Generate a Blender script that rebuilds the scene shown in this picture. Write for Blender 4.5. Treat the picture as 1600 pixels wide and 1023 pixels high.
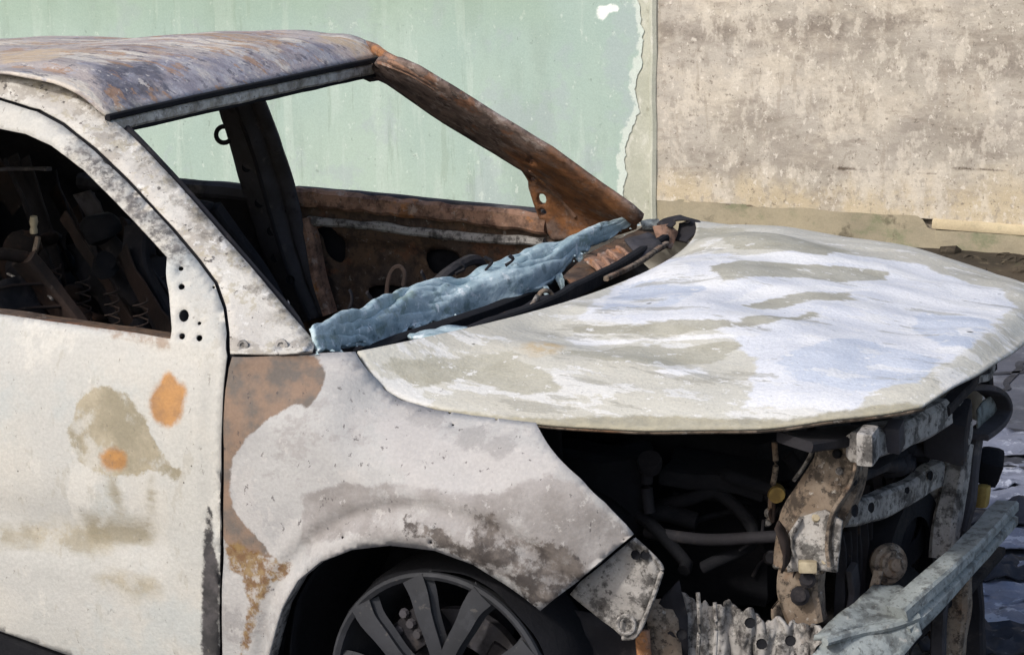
import bpy, bmesh, math, random
import numpy as np
from mathutils import Vector, Matrix, noise
from mathutils.geometry import delaunay_2d_cdt

for o in list(bpy.data.objects): bpy.data.objects.remove(o)
scene = bpy.context.scene
COL = scene.collection
GZ = 0.10                       # ground height (hub height 0.374: the tyre has burnt off)

# ------------------------------------------------------------------ camera
F, YAW, PITCH, ROLL = 4346.8, 0.4729, 0.2040, 0.0100     # focal length in px of a 1600 px wide frame
CAM = np.array([2.3237, -5.0620, 2.0531])
_fw = np.array([-math.sin(YAW)*math.cos(PITCH), math.cos(YAW)*math.cos(PITCH), -math.sin(PITCH)])
_r = np.array([math.cos(YAW), math.sin(YAW), 0.0]); _d = np.cross(_fw, _r)
_r2 = math.cos(ROLL)*_r + math.sin(ROLL)*_d; _d2 = -math.sin(ROLL)*_r + math.cos(ROLL)*_d
RC = np.stack([_r2, _d2, _fw])
cd = bpy.data.cameras.new('camera'); cam = bpy.data.objects.new('camera', cd); COL.objects.link(cam)
cam.matrix_world = Matrix(((_r2[0], -_d2[0], -_fw[0], CAM[0]), (_r2[1], -_d2[1], -_fw[1], CAM[1]),
                           (_r2[2], -_d2[2], -_fw[2], CAM[2]), (0, 0, 0, 1)))
cd.sensor_width = 36; cd.lens = F/1600*36; cd.clip_end = 500
scene.camera = cam

# ------------------------------------------------------------------ world, sun, exposure
SUN_EL, SUN_AZ = math.radians(38), math.atan2(-0.92, -0.24)     # direction towards the sun
w = bpy.data.worlds.new('World'); scene.world = w; w.use_nodes = True
nt = w.node_tree; bg = nt.nodes['Background']
sky = nt.nodes.new('ShaderNodeTexSky'); sky.sky_type = 'NISHITA'; sky.sun_disc = False
sky.sun_elevation = SUN_EL; sky.sun_rotation = math.pi/2 - SUN_AZ
sky.dust_density = 2.5; sky.air_density = 1.0
nt.links.new(sky.outputs[0], bg.inputs[0]); bg.inputs[1].default_value = 0.15
sd = bpy.data.lights.new('sun', 'SUN'); sd.energy = 2.0; sd.angle = math.radians(4.0); sd.color = (1.0, 0.965, 0.915)
so = bpy.data.objects.new('sun', sd); COL.objects.link(so)
sv = Vector((math.cos(SUN_EL)*math.cos(SUN_AZ), math.cos(SUN_EL)*math.sin(SUN_AZ), math.sin(SUN_EL)))
so.rotation_euler = sv.to_track_quat('Z', 'Y').to_euler(); so.location = (0, 0, 8)
vs = scene.view_settings; vs.view_transform = 'Standard'; vs.look = 'None'; vs.exposure = 0.27; vs.gamma = 1.0
vs.use_curve_mapping = False

# ------------------------------------------------------------------ helpers
rnd = random.Random(7)
def A(px, py, x=None, y=None, z=None):
    """point on the sight line of a photo pixel where it meets a plane of the car"""
    ax, v = (0, x) if x is not None else (1, y) if y is not None else (2, z)
    d = RC.T @ np.array([(px-800)/F, (py-511)/F, 1.0])
    p = CAM + (v-CAM[ax])/d[ax]*d
    return Vector(p)
def on_side(px, py, surf):
    y = -0.8
    for _ in range(40):
        p = A(px, py, y=y); y += 0.7*(surf(p.x, p.z)-y)
    return A(px, py, y=y)
def hexc(h, k=1.0):
    h = h.lstrip('#'); c = [int(h[i:i+2], 16)/255 for i in (0, 2, 4)]
    return tuple(k*(v/12.92 if v <= .04045 else ((v+.055)/1.055)**2.4) for v in c) + (1,)
def sm(a, b, x):
    t = min(1, max(0, (x-a)/(b-a))); return t*t*(3-2*t)
def spl(xs, ys, x):
    """smooth interpolation (cubic Hermite) clamped at the ends"""
    if x <= xs[0]: return ys[0]
    if x >= xs[-1]: return ys[-1]
    i = max(k for k in range(len(xs)) if xs[k] <= x)
    def m(k):
        if k == 0: return (ys[1]-ys[0])/(xs[1]-xs[0])
        if k == len(xs)-1: return (ys[-1]-ys[-2])/(xs[-1]-xs[-2])
        return (ys[k+1]-ys[k-1])/(xs[k+1]-xs[k-1])
    h = xs[i+1]-xs[i]; t = (x-xs[i])/h
    return ((2*t**3-3*t*t+1)*ys[i] + (t**3-2*t*t+t)*h*m(i) + (-2*t**3+3*t*t)*ys[i+1] + (t**3-t*t)*h*m(i+1))
def curve_pts(pts, n):
    """smooth curve through 3D points"""
    P = [Vector(p) for p in pts]; L = [0]
    for a, b in zip(P, P[1:]): L.append(L[-1]+(b-a).length+1e-6)
    return [Vector([spl(L, [p[k] for p in P], L[-1]*i/(n-1)) for k in range(3)]) for i in range(n)]
def fbm(p, s=1.0, o=4, seed=0.0):
    return noise.fractal(Vector(p)*s + Vector((seed, seed*1.7, -seed)), 1.0, 2.0, o)

def link(name, me, mats, parent=None, smooth=True):
    o = bpy.data.objects.new(name, me); COL.objects.link(o)
    for m in (mats if isinstance(mats, (list, tuple)) else [mats]): me.materials.append(m)
    if smooth:
        for p in me.polygons: p.use_smooth = True
    if parent is not None:
        o.parent = parent; o.matrix_parent_inverse = parent.matrix_world.inverted()
    return o
def mesh(name, verts, faces):
    me = bpy.data.meshes.new(name); me.from_pydata([tuple(v) for v in verts], [], faces); me.update()
    bm = bmesh.new(); bm.from_mesh(me); bmesh.ops.recalc_face_normals(bm, faces=bm.faces); bm.to_mesh(me); bm.free()
    return me
def tag(o, label, cat, group=None):
    o['label'] = label; o['category'] = cat
    if group: o['group'] = group
    return o
def solid(o, t, off=0.0, rim=None):
    m = o.modifiers.new('solid', 'SOLIDIFY'); m.thickness = t; m.offset = off; m.use_even_offset = False
    return o
def autosharp(o, ang=40):
    me = o.data; bm = bmesh.new(); bm.from_mesh(me)
    for e in bm.edges:
        if len(e.link_faces) == 2 and e.calc_face_angle(0) > math.radians(ang): e.smooth = False
    bm.to_mesh(me); bm.free(); return o

def inside(p, poly):
    c = False; n = len(poly); x, y = p
    for i in range(n):
        x1, y1 = poly[i]; x2, y2 = poly[i-1]
        if (y1 > y) != (y2 > y) and x < (x2-x1)*(y-y1)/(y2-y1)+x1: c = not c
    return c
def sdf(p, poly, closed=True):
    x, y = p; d = 1e9; n = len(poly)
    for i in range(0 if closed else 1, n):
        x1, y1 = poly[i-1]; x2, y2 = poly[i]; dx, dy = x2-x1, y2-y1
        t = max(0, min(1, ((x-x1)*dx+(y-y1)*dy)/(dx*dx+dy*dy+1e-12)))
        d = min(d, math.hypot(x-x1-t*dx, y-y1-t*dy))
    return d if (closed and inside(p, poly)) else -d
def smooth_poly(poly, n=4):
    out = []; m = len(poly)
    for i in range(m):
        p0, p1, p2, p3 = [Vector(poly[(i+k) % m]) for k in (-1, 0, 1, 2)]
        for j in range(n):
            t = j/n
            out.append(tuple(.5*((2*p1)+(p2-p0)*t+(2*p0-5*p1+4*p2-p3)*t*t+(3*p1-p0-3*p2+p3)*t**3)))
    return out
def resample(poly, step):
    out = []
    for i in range(len(poly)):
        a, b = Vector(poly[i]), Vector(poly[(i+1) % len(poly)])
        n = max(1, int((b-a).length/step))
        out += [tuple(a+(b-a)*k/n) for k in range(n)]
    return out
def sheet(name, outline, holes, lift, mat, parent, step=0.012, thick=0.003, off=0.0, stains=(), jitter=0.25):
    """sheet metal: a 2D outline with holes, triangulated and lifted to 3D by lift(u, v);
       stains: (attribute name, polygon, closed) stored as signed distances on the surface"""
    out = resample(outline, step); hs = [resample(h, min(step, .006)) for h in holes]
    V = [Vector(p) for p in out]; E = [(i, (i+1) % len(out)) for i in range(len(out))]
    for h in hs:
        b = len(V); V += [Vector(p) for p in h]; E += [(b+i, b+(i+1) % len(h)) for i in range(len(h))]
    us = [p[0] for p in out]; vs_ = [p[1] for p in out]; r = random.Random(len(out))
    nu = int((max(us)-min(us))/step); nv = int((max(vs_)-min(vs_))/step)
    for i in range(1, nu):
        for j in range(1, nv):
            p = (min(us)+(i+(j % 2)*.5+(r.random()-.5)*jitter)*step, min(vs_)+(j+(r.random()-.5)*jitter)*step)
            if sdf(p, outline) > step*.45 and all(sdf(p, h) < -step*.3 for h in holes): V.append(Vector(p))
    vo, eo, fo, *_ = delaunay_2d_cdt(V, E, [], 0, 1e-6)
    faces = []
    for f in fo:
        c = sum((vo[i] for i in f), Vector((0, 0)))/len(f)
        if inside(c, out) and not any(inside(c, h) for h in hs): faces.append(tuple(f))
    me = mesh(name, [lift(v[0], v[1]) for v in vo], faces)
    for an, poly, closed in stains:
        at = me.attributes.new(an, 'FLOAT', 'POINT')
        for i, v in enumerate(vo): at.data[i].value = sdf((v[0], v[1]), poly, closed)
    o = link(name, me, mat, parent)
    if thick: solid(o, thick, off)
    return o
def patch(name, fn, nu, nv, mat, parent, thick=0.003, off=0.0, stains=(), uv=None):
    V = []; P = []
    for i in range(nu+1):
        for j in range(nv+1):
            V.append(fn(i/nu, j/nv))
    Fc = [(i*(nv+1)+j, (i+1)*(nv+1)+j, (i+1)*(nv+1)+j+1, i*(nv+1)+j+1) for i in range(nu) for j in range(nv)]
    me = mesh(name, V, Fc)
    for an, poly, closed in stains:
        at = me.attributes.new(an, 'FLOAT', 'POINT')
        for i, v in enumerate(V): at.data[i].value = sdf((v[0], v[1]), poly, closed)
    o = link(name, me, mat, parent)
    if thick: solid(o, thick, off)
    return o
def box(name, c, s, mat, parent=None, rot=(0, 0, 0), bev=.006, jit=0.0, seg=2, mw=None):
    bm = bmesh.new(); bmesh.ops.create_cube(bm, size=1)
    bmesh.ops.scale(bm, vec=s, verts=bm.verts)
    if bev: bmesh.ops.bevel(bm, geom=bm.edges[:], offset=min(bev, min(s)*.4), segments=seg, affect='EDGES', profile=.6)
    if jit:
        bmesh.ops.subdivide_edges(bm, edges=[e for e in bm.edges if e.calc_length() > max(s)*.3], cuts=3, use_grid_fill=True)
        for v in bm.verts: v.co += Vector(noise.noise_vector(v.co*9+Vector(c)*5))*jit
    M = Matrix.Translation(Vector(c)) @ (mw if mw else (Matrix.Rotation(rot[2], 4, 'Z') @ Matrix.Rotation(rot[1], 4, 'Y') @ Matrix.Rotation(rot[0], 4, 'X')))
    bmesh.ops.transform(bm, matrix=M, verts=bm.verts)
    me = bpy.data.meshes.new(name); bm.to_mesh(me); bm.free()
    return autosharp(link(name, me, mat, parent), 35)
def frame_of(t, up):
    t = t.normalized(); s = t.cross(up)
    if s.length < 1e-4: s = t.cross(Vector((1, 0, 0)))
    s.normalize(); return s, s.cross(t).normalized()
def sweep(name, pts, section, mat, parent, n=None, up=(0, 0, 1), scale=None, jit=0.0, jf=8.0, seed=0.0, sharp=35):
    """closed 2D section (across, up) swept along a smooth path; scale(t) -> (sx, sy)"""
    P = curve_pts(pts, n) if n else [Vector(p) for p in pts]
    up = Vector(up); V = []; m = len(section)
    for i, p in enumerate(P):
        t = P[min(i+1, len(P)-1)]-P[max(i-1, 0)]
        s, u = frame_of(t, up); k = scale(i/(len(P)-1)) if scale else (1, 1)
        for a, b in section:
            q = p+s*a*k[0]+u*b*k[1]
            if jit: q = q+Vector(noise.noise_vector(q*jf+Vector((seed, 0, 0))))*jit
            V.append(q)
    Fc = [(i*m+j, i*m+(j+1) % m, (i+1)*m+(j+1) % m, (i+1)*m+j) for i in range(len(P)-1) for j in range(m)]
    Fc += [tuple(range(m)), tuple(range((len(P)-1)*m, len(P)*m))]
    return autosharp(link(name, mesh(name, V, Fc), mat, parent), sharp)
def circ(r, n=10): return [(r*math.cos(2*math.pi*k/n), r*math.sin(2*math.pi*k/n)) for k in range(n)]
def rect(w, h, b=.004):
    w, h = w/2, h/2
    return [(-w+b, -h), (0, -h), (w-b, -h), (w, -h+b), (w, 0), (w, h-b), (w-b, h), (0, h), (-w+b, h), (-w, h-b), (-w, 0), (-w, -h+b)]
def channel(w, h, t=.004):
    """open C section, the mouth towards -across"""
    w, h = w/2, h/2
    return [(-w, -h), (w-.006, -h), (w, -h+.006), (w, h-.006), (w-.006, h), (-w, h), (-w, h-t), (w-t-.004, h-t), (w-t, h-t-.004), (w-t, -h+t+.004), (w-t-.004, -h+t), (-w, -h+t)]
def tube(name, pts, r, mat, parent, n=14, seg=8, jit=0.0):
    return sweep(name, pts, circ(r, seg), mat, parent, n=n, jit=jit, sharp=80)
def lathe(name, prof, c, axis, mat, parent, n=32, arc=(0, 2*math.pi), jit=0.0):
    """profile of (radius, height along axis)"""
    ax = Vector(axis).normalized(); s, u = frame_of(ax, Vector((0, 0, 1)) if abs(ax.z) < .9 else Vector((1, 0, 0)))
    full = abs(arc[1]-arc[0]-2*math.pi) < 1e-6; V = []; m = len(prof); nn = n if full else n+1
    for k in range(nn):
        a = arc[0]+(arc[1]-arc[0])*k/n
        for r, h in prof:
            q = Vector(c)+(s*math.cos(a)+u*math.sin(a))*r+ax*h
            if jit: q = q+Vector(noise.noise_vector(q*14))*jit
            V.append(q)
    Fc = [(k*m+j, ((k+1) % nn)*m+j, ((k+1) % nn)*m+j+1, k*m+j+1) for k in range(n) for j in range(m-1)]
    return autosharp(link(name, mesh(name, V, Fc), mat, parent), 35)

# ------------------------------------------------------------------ materials
def mat(name, base, layers=(), rough=.85, metal=0.0, bump=((60, 60, 60), .25), spec=.25, bump2=None, grime=0.0):
    """base colour with layers on top; a layer is a stain with its own shape: noise threshold or traced outline"""
    m = bpy.data.materials.new(name); m.use_nodes = True; t = m.node_tree; N = t.nodes; Lk = t.links
    b = N['Principled BSDF']; b.inputs['Specular IOR Level'].default_value = spec; b.inputs['Metallic'].default_value = metal
    tc = N.new('ShaderNodeTexCoord'); co = tc.outputs['Object']
    def nz(scale, det=5, seed=0.0, rg=.6):
        mp = N.new('ShaderNodeMapping'); mp.inputs['Scale'].default_value = scale; mp.inputs['Location'].default_value = (seed, seed*.7, -seed*1.3)
        Lk.new(co, mp.inputs[0]); x = N.new('ShaderNodeTexNoise'); x.inputs['Scale'].default_value = 1
        x.inputs['Detail'].default_value = det; x.inputs['Roughness'].default_value = rg; Lk.new(mp.outputs[0], x.inputs[0]); return x.outputs[0]
    def ramp(v, lo, hi, a=0.0, c=1.0):
        r = N.new('ShaderNodeMapRange'); r.interpolation_type = 'SMOOTHSTEP'
        for k, q in zip((1, 2, 3, 4), (lo, hi, a, c)): r.inputs[k].default_value = q
        Lk.new(v, r.inputs[0]); return r.outputs[0]
    def mth(op, a, c):
        x = N.new('ShaderNodeMath'); x.operation = op
        for k, q in ((0, a), (1, c)):
            if isinstance(q, (int, float)): x.inputs[k].default_value = q
            else: Lk.new(q, x.inputs[k])
        return x.outputs[0]
    def mix(f, a, c):
        x = N.new('ShaderNodeMix'); x.data_type = 'RGBA'
        if isinstance(f, (int, float)): x.inputs[0].default_value = f
        else: Lk.new(f, x.inputs[0])
        for k, q in ((6, a), (7, c)):
            if isinstance(q, tuple): x.inputs[k].default_value = q
            else: Lk.new(q, x.inputs[k])
        return x.outputs[2]
    if isinstance(base, list): col = mix(ramp(nz(base[2], 6, base[3] if len(base) > 3 else 0), .35, .65), base[0], base[1])
    else: col = mix(0.0, base, base)
    rg = None; hgt = nz(bump[0], 6)
    for L in layers:
        if L[0] == 'n':      # ('n', colour, scale, lo, hi, strength, seed)
            _, c, sc, lo, hi, st, seed = L
            f = mth('MULTIPLY', ramp(nz(sc, 8, seed, .68), lo, hi), st)
        elif L[0] == 'v':    # pits: ('v', colour, scale, radius, strength, share)
            _, c, sc, rad, st, share = L
            v = N.new('ShaderNodeTexVoronoi'); v.inputs['Scale'].default_value = sc; Lk.new(co, v.inputs[0])
            f = mth('MULTIPLY', ramp(v.outputs['Distance'], rad, rad*.5), ramp(v.outputs['Color'], 1-share, 1-share+.02)); f = mth('MULTIPLY', f, st)
        else:                # ('a', colour, attribute, softness, edge noise scale, edge noise amount, strength, breakup)
            _, c, an, soft, ns, na, st, brk = L
            at = N.new('ShaderNodeAttribute'); at.attribute_name = an
            d = mth('ADD', at.outputs['Fac'], mth('MULTIPLY', mth('SUBTRACT', nz(ns if isinstance(ns, tuple) else (ns, ns, ns), 8, 3.1, .7), .5), na))
            f = mth('MULTIPLY', ramp(d, -soft, soft), st)
            if brk: f = mth('MULTIPLY', f, ramp(nz((brk, brk, brk), 8, 9.7, .7), .40, .52, .30, 1.0))
        if isinstance(c, list): c = mix(ramp(nz((c[2], c[2], c[2]), 6, 5.5), .38, .62), c[0], c[1])
        col = mix(f, col, c)
    col = mix(ramp(nz((170, 170, 170), 3, 2.2), .3, .7, 0, .22), col, mix(.5, col, (.02, .02, .02, 1)))
    if grime:
        col = mix(ramp(nz((26, 26, 26), 8, 17.0, .7), .47, .60, 0, grime), col, hexc('#1f1c1b'))
        col = mix(ramp(nz((75, 75, 75), 6, 21.0, .7), .55, .63, 0, grime), col, hexc('#2a2523'))
        col = mix(ramp(nz((48, 48, 48), 6, 27.0, .7), .60, .68, 0, grime*.8), col, hexc('#b7b2aa'))
    Lk.new(col, b.inputs['Base Color'])
    Lk.new(ramp(nz((14, 14, 14), 5, 4.0), .3, .7, max(0, rough-.12), min(1, rough+.1)), b.inputs['Roughness'])
    bp = N.new('ShaderNodeBump'); bp.inputs['Strength'].default_value = bump[1]; bp.inputs['Distance'].default_value = .004
    Lk.new(hgt, bp.inputs['Height'])
    if bump2:
        b2 = N.new('ShaderNodeBump'); b2.inputs['Strength'].default_value = bump2[1]; b2.inputs['Distance'].default_value = .02
        Lk.new(nz(bump2[0], 4, 8.0), b2.inputs['Height']); Lk.new(b2.outputs[0], bp.inputs['Normal'])
    Lk.new(bp.outputs[0], b.inputs['Normal'])
    return m
ORANGE = [hexc('#b5834a'), hexc('#9a7148'), 22]
OLIVE = [hexc('#8f8670'), hexc('#a89d86'), 11]
RUSTP = [hexc('#86705f'), hexc('#686059'), 20]
BLACK = hexc('#1c1b1d')
M = {}
M['door'] = mat('burnt_door_paint', [hexc('#c2beb5'), hexc('#bbb9b3'), (3, 3, 5), 1.0], [
    ('n', hexc('#b6b5af'), (4, 4, 1.6), .50, .60, .55, 2.0), ('n', hexc('#cecac1'), (6, 6, 4), .53, .58, .55, 12.0), ('n', hexc('#a8a295'), (24, 24, 10), .585, .62, .4, 31.0),
    ('n', hexc('#aeb4b3'), (2.2, 2.2, 2.2), .50, .62, .5, 41.0),
    ('a', OLIVE, 'smear', .022, (7, 7, 20), .09, .75, 10),
    ('a', OLIVE, 'olive', .004, 22, .055, .93, 9),
    ('a', hexc('#8d846e'), 'drips', .016, (8, 8, 26), .075, .8, 12),
    ('a', ORANGE, 'orange', .008, 24, .034, .92, 0),
    ('a', [hexc('#343233'), hexc('#4d494a'), 30], 'soot', .004, 50, .03, .97, 0),
    ('a', [hexc('#6d6866'), hexc('#3e3b3c'), 60], 'scorch', .012, 45, .085, .85, 60),
    ('a', hexc('#8d6f55'), 'belt_rust', .006, 40, .03, .6, 40),
    ('n', hexc('#6d665c'), (90, 90, 60), .645, .66, .5, 51.0),
    ('v', hexc('#3a3632'), 55, .13, .8, .10)], rough=.85, bump2=((7, 7, 7), .15), bump=((90, 90, 90), .4))
M['pillar'] = mat('scorched_pillar_paint', [hexc('#c9c5bd'), hexc('#bab5ae'), (9, 9, 9), 3.0], [
    ('n', hexc('#989188'), (12, 12, 12), .53, .58, .7, 1.0), ('n', hexc('#a89f8a'), (30, 30, 30), .55, .60, .6, 11.0),
    ('a', [hexc('#857e70'), hexc('#554f48'), 50], 'edge', .015, 30, .08, .92, 22),
    ('n', hexc('#4a4544'), (48, 48, 48), .61, .635, .85, 6.0), ('n', hexc('#d8d5d0'), (34, 34, 34), .60, .63, .7, 61.0),
    ('v', hexc('#2c2a29'), 70, .16, .85, .2)], rough=.85, bump=((90, 90, 90), .5))
M['fender'] = mat('burnt_fender_paint', [hexc('#b0aeab'), hexc('#a3a19f'), (5, 5, 5), 5.0], [
    ('n', hexc('#938e8b'), (7, 7, 9), .51, .57, .5, 4.0), ('n', hexc('#b5b1ad'), (6, 6, 5), .53, .57, .6, 14.0),
    ('a', hexc('#b3afac'), 'pale', .006, 10, .07, .75, 0), ('a', hexc('#8b8886'), 'dent', .006, 18, .05, .6, 20),
    ('a', [hexc('#837d79'), hexc('#989390'), 12], 'greyband', .005, 12, .06, .85, 9),
    ('n', hexc('#bab6b2'), (26, 26, 26), .60, .63, .6, 71.0),
    ('a', [hexc('#3f3936'), hexc('#6c645e'), 24], 'soot', .005, 26, .10, .95, 24),
    ('a', RUSTP, 'rust', .0025, 40, .018, .97, 0),
    ('a', [hexc('#6c4a22'), hexc('#8a7148'), 60], 'rust2', .005, 40, .05, .9, 40),
    ('n', hexc('#4d4848'), (60, 60, 36), .63, .65, .7, 7.0),
    ('v', hexc('#2f2c2b'), 40, .10, .8, .12)], rough=.85, bump2=((6, 6, 6), .2), bump=((90, 90, 90), .45))
M['hood'] = mat('ash_covered_hood_paint', [hexc('#c3c0b5'), hexc('#b8b4a8'), (2.5, 6, 4), 2.0], [
    ('a', [hexc('#cfd1d7'), hexc('#dcdcde'), 6], 'white', .006, (5, 8, 7), .13, .95, 0),
    ('a', [hexc('#b2bac8'), hexc('#c0c6d1'), 7], 'blue', .005, (4, 9, 9), .10, .85, 0),  # bluish ash, with some sky reflection put into the colour
    ('n', hexc('#d9d8d6'), (5, 14, 8), .55, .575, .6, 13.0),
    ('a', [hexc('#9f9b8b'), hexc('#aeaa9b'), 12], 'olive', .004, (6, 20, 14), .085, .92, 0),
    ('a', hexc('#e2e1e0'), 'streak', .004, (6, 24, 18), .06, .9, 0),
    ('n', hexc('#98958a'), (4, 22, 8), .58, .60, .6, 3.0), ('n', hexc('#dddcda'), (30, 44, 30), .61, .63, .7, 81.0),
    ('a', [hexc('#8f8a78'), hexc('#a19a84'), 25], 'lip', .005, 30, .03, .85, 0),
    ('a', hexc('#b99a63'), 'ochre', .02, 30, .06, .6, 30),
    ('v', hexc('#2f2e2c'), 10, .085, .9, .40), ('v', hexc('#4f4d49'), 30, .11, .7, .12),
    ('n', hexc('#6c6a66'), (90, 90, 90), .66, .68, .6, 11.0)], rough=.75, bump2=((4, 9, 5), .3), bump=((110, 110, 110), .5))
M['roof'] = mat('heat_stained_roof', [hexc('#b9aca5'), hexc('#a19a96'), (3, 7, 5), 4.0], [
    ('n', hexc('#b5936e'), (1.6, 5, 4), .52, .58, .6, 1.0),
    ('n', hexc('#d6cdbf'), (2.0, 7, 5), .52, .56, .85, 8.0),
    ('n', hexc('#86797a'), (3, 8, 5), .55, .60, .6, 3.0),
    ('a', [hexc('#717284'), hexc('#9a9ba6'), 22], 'violet', .02, 8, .20, .68, 10),
    ('n', hexc('#a8a9b4'), (36, 40, 40), .58, .61, .6, 91.0), ('n', hexc('#55545e'), (30, 36, 30), .58, .61, .65, 95.0),
    ('a', [hexc('#44444e'), hexc('#63636e'), 40], 'singe', .012, 20, .09, .75, 26),
    ('a', hexc('#c9b294'), 'tan', .01, 12, .07, .85, 14),
    ('n', hexc('#a9825e'), (10, 18, 10), .56, .59, .6, 5.0), ('n', hexc('#d0c8c0'), (40, 50, 40), .60, .63, .7, 105.0),
    ('v', hexc('#2b2a2c'), 26, .10, .8, .14)], rough=.8, bump2=((3, 6, 4), .35), bump=((80, 80, 80), .7))
M['rust'] = mat('orange_brown_rust', [hexc('#a07d68'), hexc('#876a59'), (14, 14, 14), 1.0], [
    ('n', hexc('#b57a45'), (9, 9, 9), .55, .60, .65, 2.0), ('n', hexc('#5b4238'), (16, 16, 16), .56, .68, .85, 5.0),
    ('n', hexc('#ab9d93'), (30, 30, 30), .58, .64, .65, 8.0), ('v', hexc('#241c19'), 60, .14, .8, .12)], grime=.45, rough=.9, bump=((70, 70, 70), .6))
M['rust_dark'] = mat('dark_brown_rust', [hexc('#64503f'), hexc('#534740'), (10, 10, 10), 2.0], [
    ('n', hexc('#7a553f'), (8, 8, 14), .54, .62, .7, 4.0), ('n', hexc('#2c2625'), (9, 9, 9), .54, .70, .85, 7.0),
    ('n', hexc('#8d7d72'), (45, 45, 45), .64, .71, .6, 3.0)], grime=.45, rough=.9, bump=((60, 60, 60), .6))
M['rust_black'] = mat('blackened_rust', [hexc('#3b2f2a'), hexc('#2b2523'), (10, 10, 10), 2.0], [('n', hexc('#553d30'), (12, 12, 12), .56, .70, .7, 4.0), ('n', hexc('#6b6259'), (40, 40, 40), .64, .71, .5, 3.0)], rough=.9, bump=((60, 60, 60), .6))
M['far_pillar'] = mat('rusted_far_pillar', [hexc('#8d7a70'), hexc('#6f5f57'), (16, 16, 16), 1.0], [
    ('n', hexc('#a79a92'), (26, 26, 26), .55, .59, .7, 2.0), ('n', hexc('#4d413b'), (15, 15, 15), .55, .60, .8, 5.0),
    ('a', [hexc('#a56f45'), hexc('#7d5437'), 18], 'base_rust', .03, 12, .12, .9, 12),
    ('n', hexc('#97684a'), (10, 10, 10), .57, .61, .6, 8.0), ('v', hexc('#211a17'), 60, .14, .85, .2)], rough=.9, bump=((70, 70, 70), .6), grime=.3)
M['soot'] = mat('soot_black_steel', [hexc('#2b2a2e'), hexc('#211f22'), (8, 8, 8), 1.0], [
    ('n', hexc('#4a4442'), (12, 12, 12), .56, .72, .8, 4.0), ('n', hexc('#5a4638'), (20, 20, 20), .62, .72, .6, 9.0)], rough=.85, bump=((60, 60, 60), .5))
M['black'] = mat('charred_black', [hexc('#101116'), hexc('#17171b'), (8, 8, 8), 1.0], [
    ('n', hexc('#242325'), (18, 18, 18), .60, .72, .6, 4.0)], rough=.9, bump=((60, 60, 60), .5))
M['charcoal'] = mat('charcoal_grey_steel', [hexc('#47454a'), hexc('#3a3839'), (9, 9, 9), 1.0], [
    ('n', hexc('#6a6460'), (14, 14, 14), .57, .70, .7, 2.0), ('n', hexc('#262528'), (11, 11, 11), .54, .68, .8, 6.0)], rough=.8, bump=((60, 60, 60), .4))
M['ashmetal'] = mat('grey_ash_on_steel', [hexc('#a6a29d'), hexc('#8c8884'), (10, 10, 10), 3.0], [
    ('n', hexc('#aaa7a2'), (9, 9, 9), .52, .68, .8, 2.0), ('n', hexc('#4d4946'), (17, 17, 17), .56, .66, .85, 6.0),
    ('n', hexc('#6f5b48'), (8, 8, 8), .60, .72, .7, 9.0), ('v', hexc('#242222'), 45, .12, .8, .12)], grime=.75, rough=.85, bump=((70, 70, 70), .5))
M['olivemetal'] = mat('olive_brown_burnt_steel', [hexc('#8b7e70'), hexc('#776859'), (9, 9, 9), 3.0], [
    ('n', hexc('#7d5a40'), (6, 6, 6), .52, .66, .75, 2.0), ('n', hexc('#93908a'), (14, 14, 14), .58, .70, .8, 4.0),
    ('n', hexc('#3a332e'), (15, 15, 15), .58, .68, .8, 8.0), ('v', hexc('#201d1b'), 50, .13, .8, .12)], grime=.75, rough=.88, bump=((70, 70, 70), .5))
M['bluemetal'] = mat('blue_grey_beam_aluminium', [hexc('#979d9c'), hexc('#838988'), (8, 8, 8), 3.0], [
    ('n', hexc('#a4aaa8'), (9, 9, 9), .53, .68, .75, 2.0), ('n', hexc('#4a4b4b'), (14, 14, 14), .57, .67, .8, 6.0),
    ('n', hexc('#756a5c'), (7, 7, 7), .60, .70, .7, 11.0)], grime=.5, rough=.75, bump=((70, 70, 70), .45))
M['glass'] = mat('melted_blue_glass', [hexc('#a9bcc1'), hexc('#90a7af'), (12, 8, 12), 3.0], [
    ('n', hexc('#b9cbd0'), (16, 11, 16), .50, .56, .85, 2.0), ('n', hexc('#5b7678'), (15, 10, 14), .56, .63, .6, 5.0),
    ('n', hexc('#7f9285'), (12, 8, 12), .57, .62, .6, 8.0), ('n', hexc('#dfe6e8'), (34, 26, 34), .59, .62, .8, 12.0), ('n', hexc('#3a4a4c'), (28, 18, 26), .62, .66, .6, 19.0)], rough=.55, spec=.4, bump=((60, 40, 60), .8))  # pale highlights and dark folds are put into the glass colour
M['rim'] = mat('sooty_alloy', [hexc('#36373b'), hexc('#2e2f32'), (6, 6, 6), 3.0], [
    ('n', hexc('#3c3d41'), (14, 14, 14), .54, .62, .7, 2.0), ('n', hexc('#55524f'), (50, 50, 50), .62, .65, .6, 12.0), ('n', hexc('#242427'), (14, 14, 14), .58, .70, .7, 5.0)], rough=.7, bump=((60, 60, 60), .2))
M['pale'] = mat('pale_scorched_metal', [hexc('#b8ac92'), hexc('#9c9078'), (30, 30, 30), 1.0], [('n', hexc('#5f5647'), (40, 40, 40), .56, .68, .7, 2.0)], rough=.6)
M['yellow'] = mat('yellowed_plastic', [hexc('#a3894a'), hexc('#7c6638'), (30, 30, 30), 1.0], [], rough=.6)
M['cream'] = mat('ash_cream_paint_rear', [hexc('#cbc6ba'), hexc('#b9b3a6'), (4, 4, 4), 1.0], [('n', hexc('#968d7c'), (6, 6, 6), .56, .70, .7, 2.0)], rough=.82)

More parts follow.
